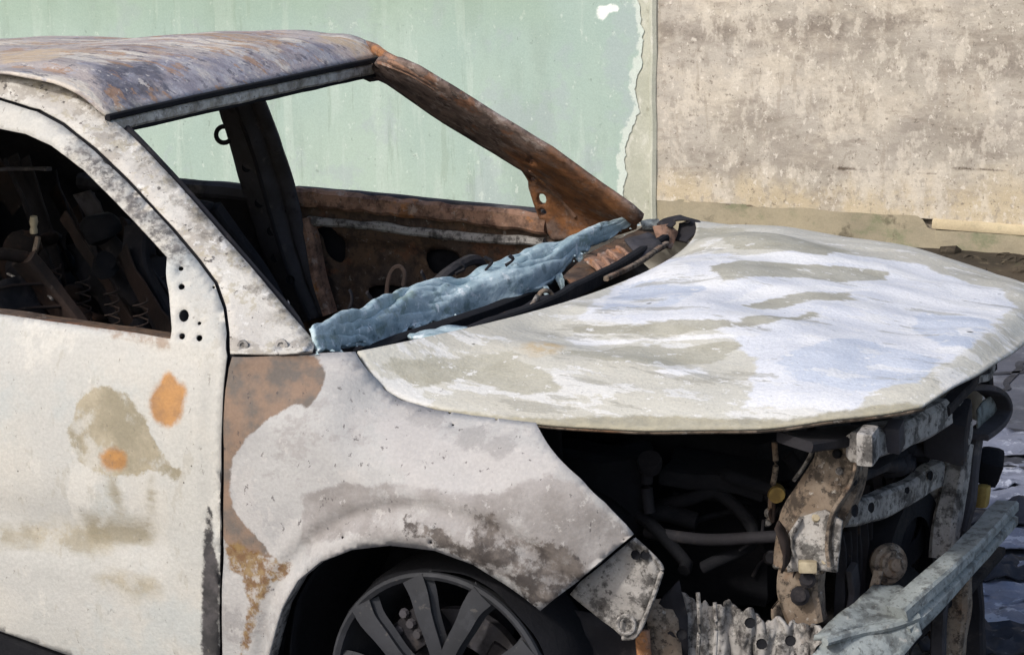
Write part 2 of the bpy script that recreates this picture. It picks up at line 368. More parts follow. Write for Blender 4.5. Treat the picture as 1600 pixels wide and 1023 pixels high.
# ------------------------------------------------------------------ ground and walls
def struct(o): o['kind'] = 'structure'; return o
WY = 5.30                                                   # the wall plane
M['asphalt'] = mat('worn_asphalt', [hexc('#585b66'), hexc('#494c55'), (2, 2, 2), 1.0], [
    ('n', hexc('#7f838c'), (5, 5, 5), .52, .66, .6, 2.0), ('n', hexc('#35373c'), (7, 7, 7), .56, .66, .7, 5.0),
    ('n', hexc('#a3a7b0'), (22, 22, 22), .63, .70, .6, 8.0)], rough=.85, bump=((60, 60, 60), .6))
M['soil'] = mat('dark_damp_soil', [hexc('#4d4438'), hexc('#3b352c'), (4, 4, 4), 1.0], [
    ('n', hexc('#6a604f'), (12, 12, 12), .54, .68, .8, 2.0), ('n', hexc('#4c5138'), (7, 7, 7), .58, .70, .7, 5.0)], rough=.95, bump=((40, 40, 40), .9))
def gfn(u, v):
    x, y = -60+120*u, -60+120*v
    return Vector((x, y, GZ))
struct(patch('ground', gfn, 24, 24, M['asphalt'], None, thick=0))
def soilfn(u, v):
    x = -9+16*u; yb = WY-.62-.10*fbm((x*2, 0, 0), 1, 3)-.05*fbm((x*9, 3, 0), 1, 2); y = yb+(WY+.02-yb)*v
    return Vector((x, y, GZ+.004+.018*min(1, v*2.2)*(1+.9*fbm((x*5, y*5, 0), 1, 4))))
struct(patch('soil_strip', soilfn, 320, 24, M['soil'], None, thick=0))

V_, Fc_ = [], []
for k in range(260):
    x, y = rnd.uniform(-2.2, 1.5), WY-.05-abs(rnd.gauss(0, .3)); r_ = rnd.uniform(.008, .035)*(1.6 if rnd.random() < .1 else 1); b_ = len(V_); sd_ = rnd.random()*90
    for lat in (-.5, .35, .9):
        for a in range(6):
            q = Vector((math.cos(a*1.047+lat)*math.cos(lat), math.sin(a*1.047+lat)*math.cos(lat), math.sin(lat)*.7))*(1+.5*noise.noise(Vector((a, lat*3, sd_))))
            V_.append(Vector((x, y, GZ+.02))+q*r_)
    for l in (0, 6):
        Fc_ += [(b_+l+a, b_+l+(a+1) % 6, b_+l+6+(a+1) % 6, b_+l+6+a) for a in range(6)]
    Fc_ += [tuple(b_+12+a for a in range(6))]
rub = link('rubble', mesh('rubble', V_, Fc_), M['soil'], None, smooth=False); rub['kind'] = 'stuff'
tag(rub, 'small dark stones scattered on the soil along the foot of the concrete wall', 'rubble')

XJ = A(1020, 200, y=WY).x                                   # joint between the two walls
# green plaster wall: a thick plaster coat with a ragged edge on a bare render strip
M['green'] = mat('pale_green_plaster', [hexc('#abbcaf'), hexc('#a1b4aa'), (1.2, 1.2, .7), 1.0], [
    ('n', hexc('#98a89d'), (2.2, 2.2, .8), .50, .60, .6, 2.0), ('n', hexc('#b6c4b9'), (9, 9, 1.0), .54, .60, .55, 5.0), ('n', hexc('#a4adb0'), (3, 3, 3), .54, .62, .45, 15.0),
    ('n', hexc('#8d9b8b'), (16, 16, 1.4), .60, .64, .35, 7.0), ('n', hexc('#c6d0c6'), (30, 30, 22), .63, .65, .6, 8.0), ('n', hexc('#7f8b80'), (26, 26, 18), .655, .67, .5, 18.0),
    ('a', hexc('#93a791'), 'topband', .12, 5, .15, .45, 0),
    ('a', hexc('#e9ece6'), 'splash', .004, 40, .02, .95, 0), ('a', hexc('#cfd6cc'), 'edge', .006, 11, .13, .8, 0)], rough=.9, bump=((30, 30, 30), .4), bump2=((3, 3, 3), .1))
M['render'] = mat('bare_render', [hexc('#c4c4b4'), hexc('#b7b8a7'), (8, 8, 8), 1.0], [('n', hexc('#d9d8cc'), (16, 16, 10), .54, .66, .7, 2.0), ('n', hexc('#8b8a7b'), (22, 22, 22), .58, .70, .6, 4.0)], rough=.95, bump=((40, 40, 40), .8))
M['concrete'] = mat('weathered_concrete', [hexc('#bab2a6'), hexc('#aaa295'), (2.5, 2.5, 2.5), 1.0], [
    ('n', hexc('#cfc4b2'), (3, 3, 6), .46, .64, .6, 12.0), ('n', hexc('#8d847a'), (2.0, 2.0, 5.5), .44, .68, .75, 2.0),
    ('n', hexc('#84796d'), (3.5, 3.5, 12), .54, .66, .5, 6.0), ('n', hexc('#9d9284'), (16, 16, 3), .56, .61, .45, 9.0),
    ('a', hexc('#7a7066'), 'band_a', .03, 7, .26, .65, 12), ('a', hexc('#7a7066'), 'band_b', .03, 7, .26, .6, 12),
    ('a', hexc('#cdbb98'), 'foot', .08, 4, .35, .6, 5),
    ('n', hexc('#d2c9ba'), (14, 14, 9), .50, .60, .55, 3.0), ('n', hexc('#948b80'), (24, 24, 18), .56, .62, .5, 14.0), ('n', hexc('#e0d8cb'), (42, 42, 34), .60, .63, .6, 34.0), ('n', hexc('#665c52'), (50, 50, 50), .61, .635, .55, 24.0),
    ('a', hexc('#55493d'), 'crack', .005, 30, .016, .9, 30)], rough=.95, bump=((34, 34, 34), 1.0), bump2=((6, 6, 9), .3))
M['ledge'] = mat('worn_cream_ledge', [hexc('#cdbd9c'), hexc('#bbab8d'), (4, 4, 4), 1.0], [('n', hexc('#9d947c'), (7, 7, 9), .52, .66, .7, 2.0), ('n', hexc('#6f6552'), (14, 14, 22), .58, .68, .6, 6.0)], rough=.95, bump=((35, 35, 35), .9))
M['plinth'] = mat('mossy_plinth', [hexc('#a79c84'), hexc('#958c77'), (4, 4, 4), 1.0], [('n', hexc('#7c8064'), (5, 5, 7), .50, .64, .75, 2.0),
    ('n', hexc('#5c5546'), (9, 9, 9), .57, .68, .7, 6.0), ('n', hexc('#c3b594'), (9, 9, 5), .57, .68, .6, 9.0)], rough=.95, bump=((35, 35, 35), .9))
def wl(px, py): p = A(px, py, y=WY); return (p.x, p.z)
gw = bpy.data.objects.new('green_wall', None); COL.objects.link(gw); gw.location = (XJ-2, WY, GZ)
cw = bpy.data.objects.new('concrete_wall', None); COL.objects.link(cw); cw.location = (XJ+2, WY, GZ)
bpy.context.view_layer.update()
tag(gw, 'pale green plastered wall with a ragged flaking edge behind the burnt car', 'wall')
tag(cw, 'stained weathered beige concrete wall right of the green plaster, above a mossy plinth', 'wall')
# ragged plaster edge
edge_px = [(992, -260), (1000, -60), (996, 0), (1003, 30), (998, 70), (1004, 100), (997, 140), (1000, 175), (988, 200), (982, 222), (975, 246), (978, 270), (968, 290), (972, 310), (985, 326), (990, 345), (984, 380), (992, 470)]
rag = []
e3 = [wl(*q) for q in edge_px]
for i in range(len(e3)-1):
    for k in range(22):
        t = k/22; x = e3[i][0]*(1-t)+e3[i+1][0]*t; z = e3[i][1]*(1-t)+e3[i+1][1]*t
        rag.append((x+.030*noise.noise(Vector((1, 5, z*5)))+.020*noise.noise(Vector((3, 2, z*13)))+.009*noise.noise(Vector((7, 2, z*37)))+.005*noise.noise(Vector((9, 4, z*90))), z))
zt, zbm = rag[0][1], rag[-1][1]
gout = rag + [(-9.0, zbm), (-9.0, zt)]
splash = [wl(*q) for q in [(928, 14), (940, 8), (952, 9), (962, 2), (970, 8), (966, 18), (956, 20), (948, 27), (938, 36), (930, 30), (933, 20)]]
topband = [wl(*q) for q in [(-900, -300), (860, -300), (860, 36), (700, 30), (300, 40), (-900, 30)]]
edgeline = [tuple(p) for p in rag[::6]]
def glift(u, v): return Vector((u, WY-.005-.001*fbm((u, 0, v), 3, 3), v))
gout = rag + [(-7.6, zbm), (-7.6, zt)]
go = sheet('plaster_coat', gout, [], glift, M['green'], gw, step=.04, thick=0, off=0,
           stains=[('splash', splash, True), ('topband', topband, True), ('edge', edgeline, False)])
for d in go.data.attributes['edge'].data: d.value += .028
box('render_strip', (XJ-4.2, WY+.11, GZ+1.7), (8.39, .22, 3.5), M['render'], gw, bev=.004)
# concrete wall slab with uneven face
ztop, zfoot = GZ+3.4, wl(1450, 341)[1]
bandA = [wl(*q) for q in [(1030, 40), (1130, 35), (1300, 25), (1430, 20), (1450, 35), (1380, 52), (1250, 50), (1140, 60), (1030, 66)]]
bandB = [wl(*q) for q in [(1380, 85), (1490, 90), (1600, 60), (1700, 60), (1700, 110), (1500, 112), (1400, 108)]]
foot = [wl(*q) for q in [(900, 262), (1150, 285), (1350, 280), (1750, 290), (1750, 420), (900, 420)]]
cr = [wl(*q) for q in [(1090, 318), (1110, 316), (1128, 320), (1150, 319), (1175, 322), (1190, 330), (1203, 331)]]
cr2 = [wl(*q) for q in [(1310, 263), (1380, 262), (1430, 266), (1455, 270), (1500, 262), (1560, 264), (1620, 262)]]
crackpoly = cr
def cl(u, v):
    x = XJ+.012+(6.5)*u; z = zfoot+(ztop-zfoot)*v
    return Vector((x, WY-.004+.010*fbm((x, 0, z), 2.5, 4), z))
co_ = patch('wall_face', cl, 260, 110, M['concrete'], cw, thick=0)
for an, polys in (('band_a', [(bandA, True)]), ('band_b', [(bandB, True)]), ('foot', [(foot, True)]), ('crack', [(cr, False), (cr2, False)])):
    at = co_.data.attributes.new(an, 'FLOAT', 'POINT')
    for i, v in enumerate(co_.data.vertices): at.data[i].value = max(sdf((v.co.x, v.co.z), p, c) for p, c in polys) + (.006 if an == 'crack' else 0)
box('wall_core', (XJ+.012+3.25, WY+.13, (ztop+GZ)/2), (6.5, .2, ztop-GZ), M['concrete'], cw, bev=0)
# joint cover strip between the walls
sweep('joint_strip', [(XJ+.005, WY-.002, zfoot-.1), (XJ+.007, WY-.002, 1.5), (XJ+.005, WY-.002, ztop)], rect(.045, .03, .012), M['render'], cw, n=40, up=(1, 0, 0), jit=.006, jf=5)
# ledge blocks and plinth below
zl0, zl1 = wl(1450, 357)[1], wl(1450, 341)[1]
bx = [XJ+.02, A(1455, 345, y=WY).x, XJ+6.5]
for i in range(1, len(bx)-1):
    box('ledge_block', ((bx[i]+bx[i+1])/2, WY+(.022 if i else .019), (zl0+zl1)/2), (bx[i+1]-bx[i]-.005, .062 if i else .05, zl1-zl0), M['ledge'], cw, bev=.012, jit=.008)
def pl(u, v):
    x = XJ+.02+6.48*u; z = GZ-.05+((zl0+(zl1+.006-zl0)*sm(bx[1], bx[1]-.05, x)+.008*noise.noise(Vector((x*7, 0, 0))))-GZ+.05)*v
    return Vector((x, WY-.006+.008*fbm((x, 1, z), 5, 4), z))
patch('plinth', pl, 300, 14, M['plinth'], cw, thick=0)

# ------------------------------------------------------------------ the car
car = bpy.data.objects.new('burnt_car', None); COL.objects.link(car); car.location = (0, 0, GZ)
bpy.context.view_layer.update()
tag(car, 'burnt-out white car with ash-covered hood, no bumper and a melted windscreen, parked before the walls', 'car')

PZ = [.20, .35, .50, .65, .80, .90, .96, 1.02]; PY = [.80, .842, .862, .872, .868, .856, .840, .812]
def xd(z): return -.436-1.55*(z-.98)
def side_y(x, z):
    if z < .965: y = spl(PZ, PY, z)
    else: y = spl(PZ, PY, .965) - .62*(z-.965) - .03*max(0, z-1.2)
    k = sm(.93, 1.0, z)
    y -= k*max(0, x-xd(z))*.55
    if x > 0: y -= .8*x*x*(1-k)
    return -y
HX = [-.30, -.22, -.15, -.02, .162, .363]; HZ = [.985, .975, .918, .886, .883, .892]
HUB = Vector((0, -.83, .374))
def fender_y(x, z):
    y = spl(PZ, PY, min(z, .94)) - (.8*x*x if x > 0 else 0)
    zt_ = spl(HX, HZ, x); yin = .735-.25*max(0, x)**2-(.0 if x > -.3 else 0)
    z0 = zt_-.15
    if x < -.25: yin = .735+(.845-.735)*sm(-.25, -.44, x)
    t = max(0, (z-z0)/.15)
    y = y+(yin-y)*min(1.3, t)**2.2
    r = math.hypot(x-HUB.x, z-HUB.z)
    y += .016*math.exp(-((r-.318)/.022)**2) - .007*math.exp(-((r-.36)/.012)**2) + .004*math.exp(-((r-.385)/.012)**2)
    y -= .014*math.exp(-(((x-.08)/.06)**2+((z-.80)/.035)**2))          # dent
    y += .004*fbm((x, 0, z), 5, 3)
    return -y
def door_y(x, z):
    y = -side_y(x, z)
    y += .008*math.exp(-((z-.985)/.010)**2)*(1 if x < -.5 else sm(-.44, -.5, x))   # belt lip
    y -= .006*sm(-.475, -.462, x)*(1-sm(.93, .97, z))                     # rolled front edge
    y -= .012*math.exp(-(((z-.60)/.05)**2))*sm(-.5, -.6, x)
    y += .003*fbm((x, 3, z), 4, 3)
    return -y
def S(fn, pts): return [(lambda p: (p.x, p.z))(on_side(px, py, fn)) for px, py in pts]

# --- near door
gap = [(355, 556), (354, 520), (349, 482), (335, 443), (309, 408), (267, 358), (197, 283), (147, 236), (98, 197), (58, 175), (0, 157), (-90, 148), (-220, 150)]
door_o = S(door_y, [(343, 1075), (344, 1000), (345, 860), (346, 720), (348, 640), (351, 590)] + gap + [(-260, 300), (-262, 460), (-262, 700), (-262, 900), (-240, 905), (-120, 935), (0, 984), (60, 1005), (130, 1030), (200, 1062), (250, 1078)])
win = S(door_y, [(-215, 193), (-90, 194), (0, 201), (40, 209), (80, 227), (130, 264), (180, 314), (230, 367), (261, 401), (265, 460), (267, 529), (220, 521), (130, 509), (0, 491), (-120, 474), (-225, 458)])
def hole_px(fn, px, py, rx, ry, n=12): return S(fn, [(px+rx*math.cos(2*math.pi*k/n), py+ry*math.sin(2*math.pi*k/n)) for k in range(n)])
holes = [hole_px(door_y, *h) for h in [(283, 420, 4, 4), (284, 448, 5, 5), (288, 493, 8, 10), (285, 525, 5, 5), (312, 528, 5, 5), (312, 505, 3, 3), (334, 449, 2.5, 2.5)]]
st_olive = smooth_poly(S(door_y, [(118, 640), (138, 612), (165, 602), (200, 620), (228, 648), (238, 680), (252, 705), (268, 722), (284, 732), (286, 746), (272, 752), (255, 738), (236, 732), (205, 742), (180, 744), (150, 735), (128, 720), (112, 695), (110, 665)]))
st_or1 = smooth_poly(S(door_y, [(262, 582), (278, 592), (292, 602), (290, 630), (280, 655), (265, 666), (245, 658), (236, 640), (234, 615), (246, 600)]))
st_or2 = smooth_poly(S(door_y, [(158, 706), (175, 700), (195, 704), (198, 722), (190, 732), (170, 732), (158, 722)]))
st_smear = S(door_y, [(-100, 815), (30, 822), (80, 814), (130, 812), (200, 815), (240, 822), (240, 842), (190, 848), (140, 856), (30, 850), (-100, 845)])
st_smear2 = S(door_y, [(150, 905), (180, 895), (240, 905), (250, 925), (215, 932), (185, 922)])
st_drip1 = S(door_y, [(130, 806), (235, 815), (238, 840), (215, 850), (150, 846), (138, 830)])
st_drip2 = S(door_y, [(170, 742), (176, 742), (192, 790), (186, 790)]); st_drip3 = S(door_y, [(236, 740), (240, 742), (239, 800), (235, 800)])
st_soot = S(door_y, [(326, 790), (332, 805), (336, 850), (344, 900), (350, 1080), (312, 1080), (316, 1000), (318, 900), (322, 830)])
st_scorch = S(door_y, [(112, 215), (160, 250), (200, 290), (250, 345), (300, 400), (290, 415), (262, 400), (225, 362), (180, 312), (130, 262), (100, 228)])
st_brust = S(door_y, [(130, 506), (225, 520), (268, 526), (268, 545), (240, 540), (180, 525)])
def dl(fn): return lambda u, v: Vector((u, fn(u, v), v))
door = sheet('front_door', door_o, [win]+holes, dl(door_y), M['door'], car, step=.013, thick=.004,
      stains=[('olive', st_olive, True), ('soot', st_soot, True), ('scorch', st_scorch, True), ('belt_rust', st_brust, True)])
def add_union(o, an, polys, ax=(0, 2)):
    at = o.data.attributes.new(an, 'FLOAT', 'POINT')
    for i, v in enumerate(o.data.vertices): at.data[i].value = max(sdf((v.co[ax[0]], v.co[ax[1]]), p) for p in polys)
add_union(door, 'orange', [st_or1, st_or2]); add_union(door, 'smear', [st_smear, st_smear2]); add_union(door, 'drips', [st_drip1, st_drip2, st_drip3])
door['label'] = 'cream scorched door skin with olive and orange burn stains'
# inner skin of the door: dark liner behind the mirror holes, window rebate
lin = S(door_y, [(262, 396), (352, 470), (356, 560), (300, 580), (262, 545)])
sheet('door_liner', lin, [], lambda u, v: Vector((u, door_y(u, v)+.035, v)), M['black'], car, step=.03, thick=.003)
winin = [on_side(px, py, door_y) for px, py in [(-215, 190), (-90, 191), (0, 198), (40, 206), (80, 224), (130, 261), (180, 311), (230, 364), (262, 399)]]
sweep('window_channel', [p+Vector((.0, .05, .0)) for p in winin], rect(.02, .012, .003), M['soot'], car, n=40, up=(0, 1, 0))
bl = [on_side(px, py, door_y) for px, py in [(266, 530), (220, 522), (130, 510), (0, 492), (-120, 475), (-225, 459)]]
sweep('belt_rail', [p+Vector((0, .04, -.028)) for p in bl], rect(.05, .05, .006), M['rust_dark'], car, n=30, jit=.004)
inn = S(door_y, [(262, 545), (0, 505), (-225, 475), (-225, 880), (0, 960), (200, 1040), (310, 1040), (318, 800), (330, 580)])
sheet('door_inner_panel', inn, [], lambda u, v: Vector((u, door_y(u, v)+.10, v)), M['soot'], car, step=.04, thick=.003)

# --- near A pillar and roof side rail
ap_gap = [(360, 552), (359, 520), (354, 480), (340, 440), (314, 405), (272, 355), (202, 280), (152, 232), (102, 192), (62, 170), (0, 152), (-90, 142), (-220, 144)]
ap_top = [(-220, 108), (-90, 107), (0, 112), (40, 118), (90, 129), (130, 149), (158, 174), (176, 188)]
ap_fr = [(205, 212), (240, 247), (300, 312), (370, 392), (430, 462), (478, 518), (491, 540), (488, 549), (440, 553), (400, 553)]
def pil_y(x, z):
    return side_y(x, z)+.003*fbm((x, 7, z), 7, 3)
ap_o = S(pil_y, ap_gap+ap_top+ap_fr)
edge_st = S(pil_y, [(176, 188), (205, 212), (240, 247), (300, 312), (370, 392), (430, 462), (486, 530), (470, 528), (410, 458), (350, 388), (280, 312), (220, 250), (190, 222), (160, 190)])
pil = sheet('a_pillar', ap_o, [hole_px(pil_y, 381, 539, 4, 4), hole_px(pil_y, 441, 539, 5, 5)], dl(pil_y), M['pillar'], car, step=.011, thick=.004, stains=[('edge', edge_st, True)])
pil['label'] = 'pale scorched pillar between windscreen and door'
# closed back of the pillar (box section) and the flange facing the windscreen
back = [on_side(px, py, pil_y) for px, py in [(176, 188), (205, 212), (240, 247), (300, 312), (370, 392), (430, 462), (478, 518), (491, 545)]]
def flange(u, v):
    i = u*(len(back)-1); k = min(int(i), len(back)-2); p = back[k].lerp(back[k+1], i-k)
    return p+Vector((-.006-.035*v-.010*math.sin(v*math.pi), .004+.055*v, -.012*v))
patch('pillar_flange', flange, 40, 8, M['olivemetal'], car, thick=.003)
sweep('pillar_inner', [p+Vector((-.075, .052, -.02)) for p in back], rect(.09, .02, .006), M['soot'], car, n=30, up=(0, 1, 0))
for (px, py, r_) in [(381, 539, .011), (441, 539, .013)]:
    p = on_side(px, py, pil_y); n_ = Vector((.25, -.95, .1))
    lathe('fender_bolt', [(r_, .002), (r_*.95, .006), (r_*.55, .007), (r_*.5, .003), (0, .003)], p-n_*-.001, n_, M['ashmetal'], car, n=14)
tube('wiring_stub', [A(228, 243, y=-.56), A(240, 246, y=-.55), A(255, 262, y=-.55), A(270, 285, y=-.56)], .006, M['soot'], car)
# dark hinge pillar behind the gap line
hin = S(side_y, [(310, 1080), (318, 900), (322, 700), (330, 560), (330, 450), (250, 350), (150, 250), (50, 182), (-220, 160), (-220, 128), (65, 142), (200, 240), (325, 370), (390, 470), (405, 552), (385, 700), (380, 900), (380, 1080)])
sheet('hinge_pillar', hin, [], lambda u, v: Vector((u, side_y(u, v)+.016, v)), M['black'], car, step=.03, thick=.004)

# --- near fender
arch = [(412, 1075), (420, 1030), (427, 1000), (441, 950), (466, 906), (502, 876), (550, 857), (610, 850), (680, 858), (740, 880), (790, 911), (820, 932), (845, 952)]
fen_px = [(363, 557), (358, 575), (353, 610), (351, 700), (351, 860), (352, 1075)] + arch + [(905, 905), (990, 833), (978, 818), (945, 784), (905, 745), (872, 714), (855, 692), (838, 661), (800, 657), (740, 650), (680, 641), (627, 626), (600, 609), (576, 581), (555, 550), (525, 551), (492, 553), (430, 556)]
fen_o = S(fender_y, fen_px)
F_ = lambda pts: S(fender_y, pts)
st_rust = smooth_poly(F_([(360, 556), (420, 554), (490, 557), (506, 575), (506, 600), (492, 625), (478, 640), (470, 630), (445, 640), (420, 655), (400, 672), (382, 690), (366, 715), (360, 760), (370, 800), (395, 830), (420, 858), (430, 872), (400, 865), (352, 845), (345, 760), (350, 620)]), 3)
st_rust2 = F_([(352, 845), (385, 850), (420, 868), (460, 880), (450, 900), (425, 905), (400, 960), (388, 1020), (378, 1020), (390, 940), (385, 900), (360, 890)])
st_pale = F_([(590, 640), (640, 650), (720, 700), (830, 700), (880, 720), (850, 770), (760, 790), (640, 760), (600, 700)])
st_grey = F_([(470, 770), (540, 752), (640, 758), (760, 772), (860, 745), (900, 755), (985, 832), (850, 945), (780, 900), (700, 850), (560, 840), (480, 850)])
st_fsoot = F_([(630, 800), (650, 812), (700, 835), (730, 860), (740, 840), (735, 800), (770, 805), (790, 840), (850, 850), (880, 850), (915, 890), (900, 908), (848, 950), (790, 905), (730, 872), (680, 848), (640, 828)])
fen = sheet('front_fender', fen_o, [hole_px(fender_y, 703, 645, 2.5, 2.5), hole_px(fender_y, 776, 655, 2.5, 2.5), hole_px(fender_y, 708, 664, 2.2, 2.2), hole_px(fender_y, 674, 846, 2.5, 2.5), hole_px(fender_y, 536, 839, 2.2, 2.2)],
    dl(fender_y), M['fender'], car, step=.012, thick=.005, stains=[('rust', st_rust, True), ('rust2', st_rust2, True), ('pale', st_pale, True), ('greyband', st_grey, True), ('soot', st_fsoot, True), ('dent', F_([(700, 672), (740, 664), (790, 675), (830, 690), (780, 712), (735, 706)]), True)])
fen['label'] = 'grey white burnt fender with rust patch behind the front wheel'
# inner return flange of the arch
ar3 = [on_side(px, py, fender_y) for px, py in arch]
def lipfn(u, v):
    i = u*(len(ar3)-1); k = min(int(i), len(ar3)-2); p = ar3[k].lerp(ar3[k+1], i-k)
    return p+Vector((0, .003+.03*v, .004*v))
patch('arch_lip', lipfn, 60, 3, M['ashmetal'], car, thick=.003)

# --- hood
def P3(px, py, **k): return A(px, py, **k)
nE = [A(559, 548, y=-.715), A(577, 577, y=-.728), A(602, 606, y=-.735), A(640, 626, y=-.737), A(700, 641, y=-.737), A(760, 650, y=-.735), A(840, 660, y=-.73), A(920, 667, y=-.715), A(1000, 671, y=-.70), A(1080, 671, y=-.68), A(1150, 668, y=-.66), A(1230, 663, y=-.635), A(1300, 655, y=-.605), A(1360, 648, y=-.575), A(1410, 641, y=-.545), A(1450, 634, y=-.51)]
fE = [Vector((-.170, .735, .998)), Vector((0, .745, .985)), Vector((.2, .745, .965)), Vector((.4, .735, .945)), Vector((.55, .70, .925)), Vector((.66, .64, .905)), Vector((.71, .56, .89))]
NU, NV = 110, 120
nC, fC = curve_pts(nE, NU+1), curve_pts(fE, NU+1)
def hood_fn(u, v):
    iu = u*NU; k = min(int(iu), NU-1); a = nC[k].lerp(nC[k+1], iu-k); b = fC[k].lerp(fC[k+1], iu-k)
    s = 2*v-1; p = a.lerp(b, v); bow = 1-abs(s)**2.2
    p.x += bow*(.185*(1-u)**2.2 + .075*u**4) - .012*u**6*abs(s)**6
    cr_ = spl([0, .12, .3, .5, .75, .9, 1], [.010, .062, .092, .101, .085, .066, .050], u)
    p.z += cr_*(1-abs(s)**3.3)
    p.z -= .022*sm(.93, 1.0, u)**1.5*(1-abs(s)**4)-.010*sm(.80, .93, u)*(1-abs(s)**4)
    e = min(v, 1-v)
    p.z += .017*fbm((p.x*1.6, p.y*3, 0), 1.5, 3)*sm(0, .15, e)*sm(0, .1, u)*sm(0, .1, 1-u)
    p.z += .007*noise.noise(Vector((p.x*6, p.y*6, 9)))*sm(.15, .35, u)
    # shallow buckles running along the hood near the windscreen
    p.z += .006*math.sin(p.y*21+p.x*3)*math.exp(-((p.x-.12)/.22)**2)*sm(0, .12, e)*sm(0, .08, u)
    return p
def hood_hit(px, py):
    z = .95
    for _ in range(30):
        p = A(px, py, z=z)
        # nearest surface height by search on a coarse table
        d = ((HT[:, 0]-p.x)**2+(HT[:, 1]-p.y)**2); k = int(np.argmin(d)); z += .5*(HT[k, 2]-z)
    return (p.x, p.y)
HT = np.array([hood_fn(i/80, j/80) for i in range(81) for j in range(81)])
H_ = lambda pts: [hood_hit(*q) for q in pts]
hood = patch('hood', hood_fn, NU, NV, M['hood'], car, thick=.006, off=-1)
hood['label'] = 'warped hood under white and bluish ash, the blue partly painted sky reflection, with olive streaks'
def ul(an, *polys): add_union(hood, an, polys, (0, 1))
ul('white', H_([(1020, 400), (1180, 398), (1400, 405), (1560, 450), (1590, 480), (1500, 560), (1330, 640), (1150, 640), (1180, 560), (1120, 520), (900, 500), (960, 450)]))
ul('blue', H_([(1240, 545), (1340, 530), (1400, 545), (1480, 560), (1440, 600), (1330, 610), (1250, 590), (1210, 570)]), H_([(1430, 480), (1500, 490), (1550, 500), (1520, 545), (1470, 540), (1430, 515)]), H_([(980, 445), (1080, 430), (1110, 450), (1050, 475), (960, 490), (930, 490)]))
ul('olive', H_([(1110, 415), (1190, 405), (1260, 412), (1390, 425), (1385, 437), (1310, 441), (1260, 432), (1130, 438)]), H_([(1160, 477), (1220, 462), (1330, 455), (1335, 468), (1240, 475), (1180, 481)]),
   H_([(900, 505), (1000, 508), (1150, 500), (1270, 488), (1280, 495), (1180, 512), (1050, 525), (900, 520)]), H_([(880, 548), (980, 538), (1090, 540), (1150, 535), (1140, 560), (1050, 572), (940, 570)]),
   H_([(590, 560), (680, 548), (800, 545), (860, 580), (870, 605), (820, 615), (740, 590), (650, 600), (610, 590)]), H_([(1090, 355), (1250, 375), (1330, 392), (1290, 400), (1150, 392), (1080, 378)]))
ul('streak', H_([(1100, 400), (1200, 397), (1330, 405), (1390, 412), (1380, 420), (1260, 410), (1120, 408)]), H_([(1020, 412), (1060, 408), (1080, 425), (1030, 430)]), H_([(1180, 447), (1290, 445), (1380, 452), (1250, 455), (1150, 470), (1100, 480)]),
   H_([(880, 525), (960, 530), (1150, 525), (1150, 532), (980, 536), (900, 538)]), H_([(1490, 512), (1520, 510), (1525, 520), (1500, 522)]), H_([(1020, 580), (1090, 575), (1110, 582), (1050, 588)]))
ul('lip', H_([(640, 627), (760, 645), (860, 648), (1000, 644), (1100, 650), (1250, 652), (1440, 632), (1450, 640), (1250, 670), (1000, 676), (840, 664), (700, 645)]))
ul('ochre', H_([(815, 540), (850, 534), (882, 540), (870, 550), (830, 552)]))
# folded lower flange of the near hood edge
def hf(u, v):
    p = hood_fn(.10+.9*u, 0.0).copy(); return p+Vector((0, .004+.025*v, -.006-.006*math.sin(math.pi*v)))
patch('hood_flange', hf, 80, 3, M['olivemetal'], car, thick=.003)
# under-hood frame ribs
for v0 in (.2, .5, .8):
    sweep('hood_brace', [hood_fn(u/10, v0)+Vector((0, 0, -.03)) for u in range(1, 10)], rect(.08, .02, .006), M['black'], car, n=30)

# --- roof
rn = [A(166, 178, y=-.545), A(158, 172, y=-.548), A(130, 148, y=-.555), A(90, 128, y=-.565), A(40, 117, y=-.575), A(0, 111, y=-.58), A(-90, 113, y=-.59), A(-220, 126, y=-.595)]
last = rn[-1]; rn += [last+Vector((-.35, 0, -.012)), last+Vector((-.8, .01, -.05)), last+Vector((-1.25, .03, -.13))]
rC = curve_pts(rn, 101)
fcx, fcz = A(598, 87, y=.545).x, A(598, 87, y=.545).z
def roof_fn(u, v):
    iu = u*100; k = min(int(iu), 99); a = rC[k].lerp(rC[k+1], iu-k); s = 2*v-1
    p = Vector((a.x+(fcx-rC[0].x)*v*(1-u), a.y*(1-2*v), a.z+(fcz-rC[0].z)*v*(1-u)))
    p.x += .045*(1-s*s)*(1-u)**6
    p.z += spl([0, .15, .4, 1], [.012, .018, .022, .022], u)*(1-abs(s)**2.4)
    p.z -= .030*v*sm(0, .12, u)
    p.z += .006*fbm((p.x*1.5, p.y*4, 0), 1.4, 3)*sm(0, .1, u)*sm(0, .1, min(v, 1-v))
    p.z -= .007*math.exp(-((abs(s)-.86)/.04)**2)*sm(0.02, .12, u)        # roof ditch
    return p
roof = patch('roof', roof_fn, 130, 90, M['roof'], car, thick=.006, off=-1)
roof['label'] = 'burnt roof sheet stained violet grey, tan and rust'
RT = np.array([roof_fn(i/80, j/80) for i in range(81) for j in range(81)])
def roof_hit(px, py):
    z = 1.42
    for _ in range(30):
        p = A(px, py, z=z); k = int(np.argmin((RT[:, 0]-p.x)**2+(RT[:, 1]-p.y)**2)); z += .5*(RT[k, 2]-z)
    return (p.x, p.y)
Rh = lambda pts: [roof_hit(*q) for q in pts]
add_union(roof, 'violet', [Rh([(170, 120), (250, 95), (330, 80), (420, 75), (500, 72), (550, 90), (540, 105), (400, 135), (250, 155), (170, 165), (150, 140)])], (0, 1))
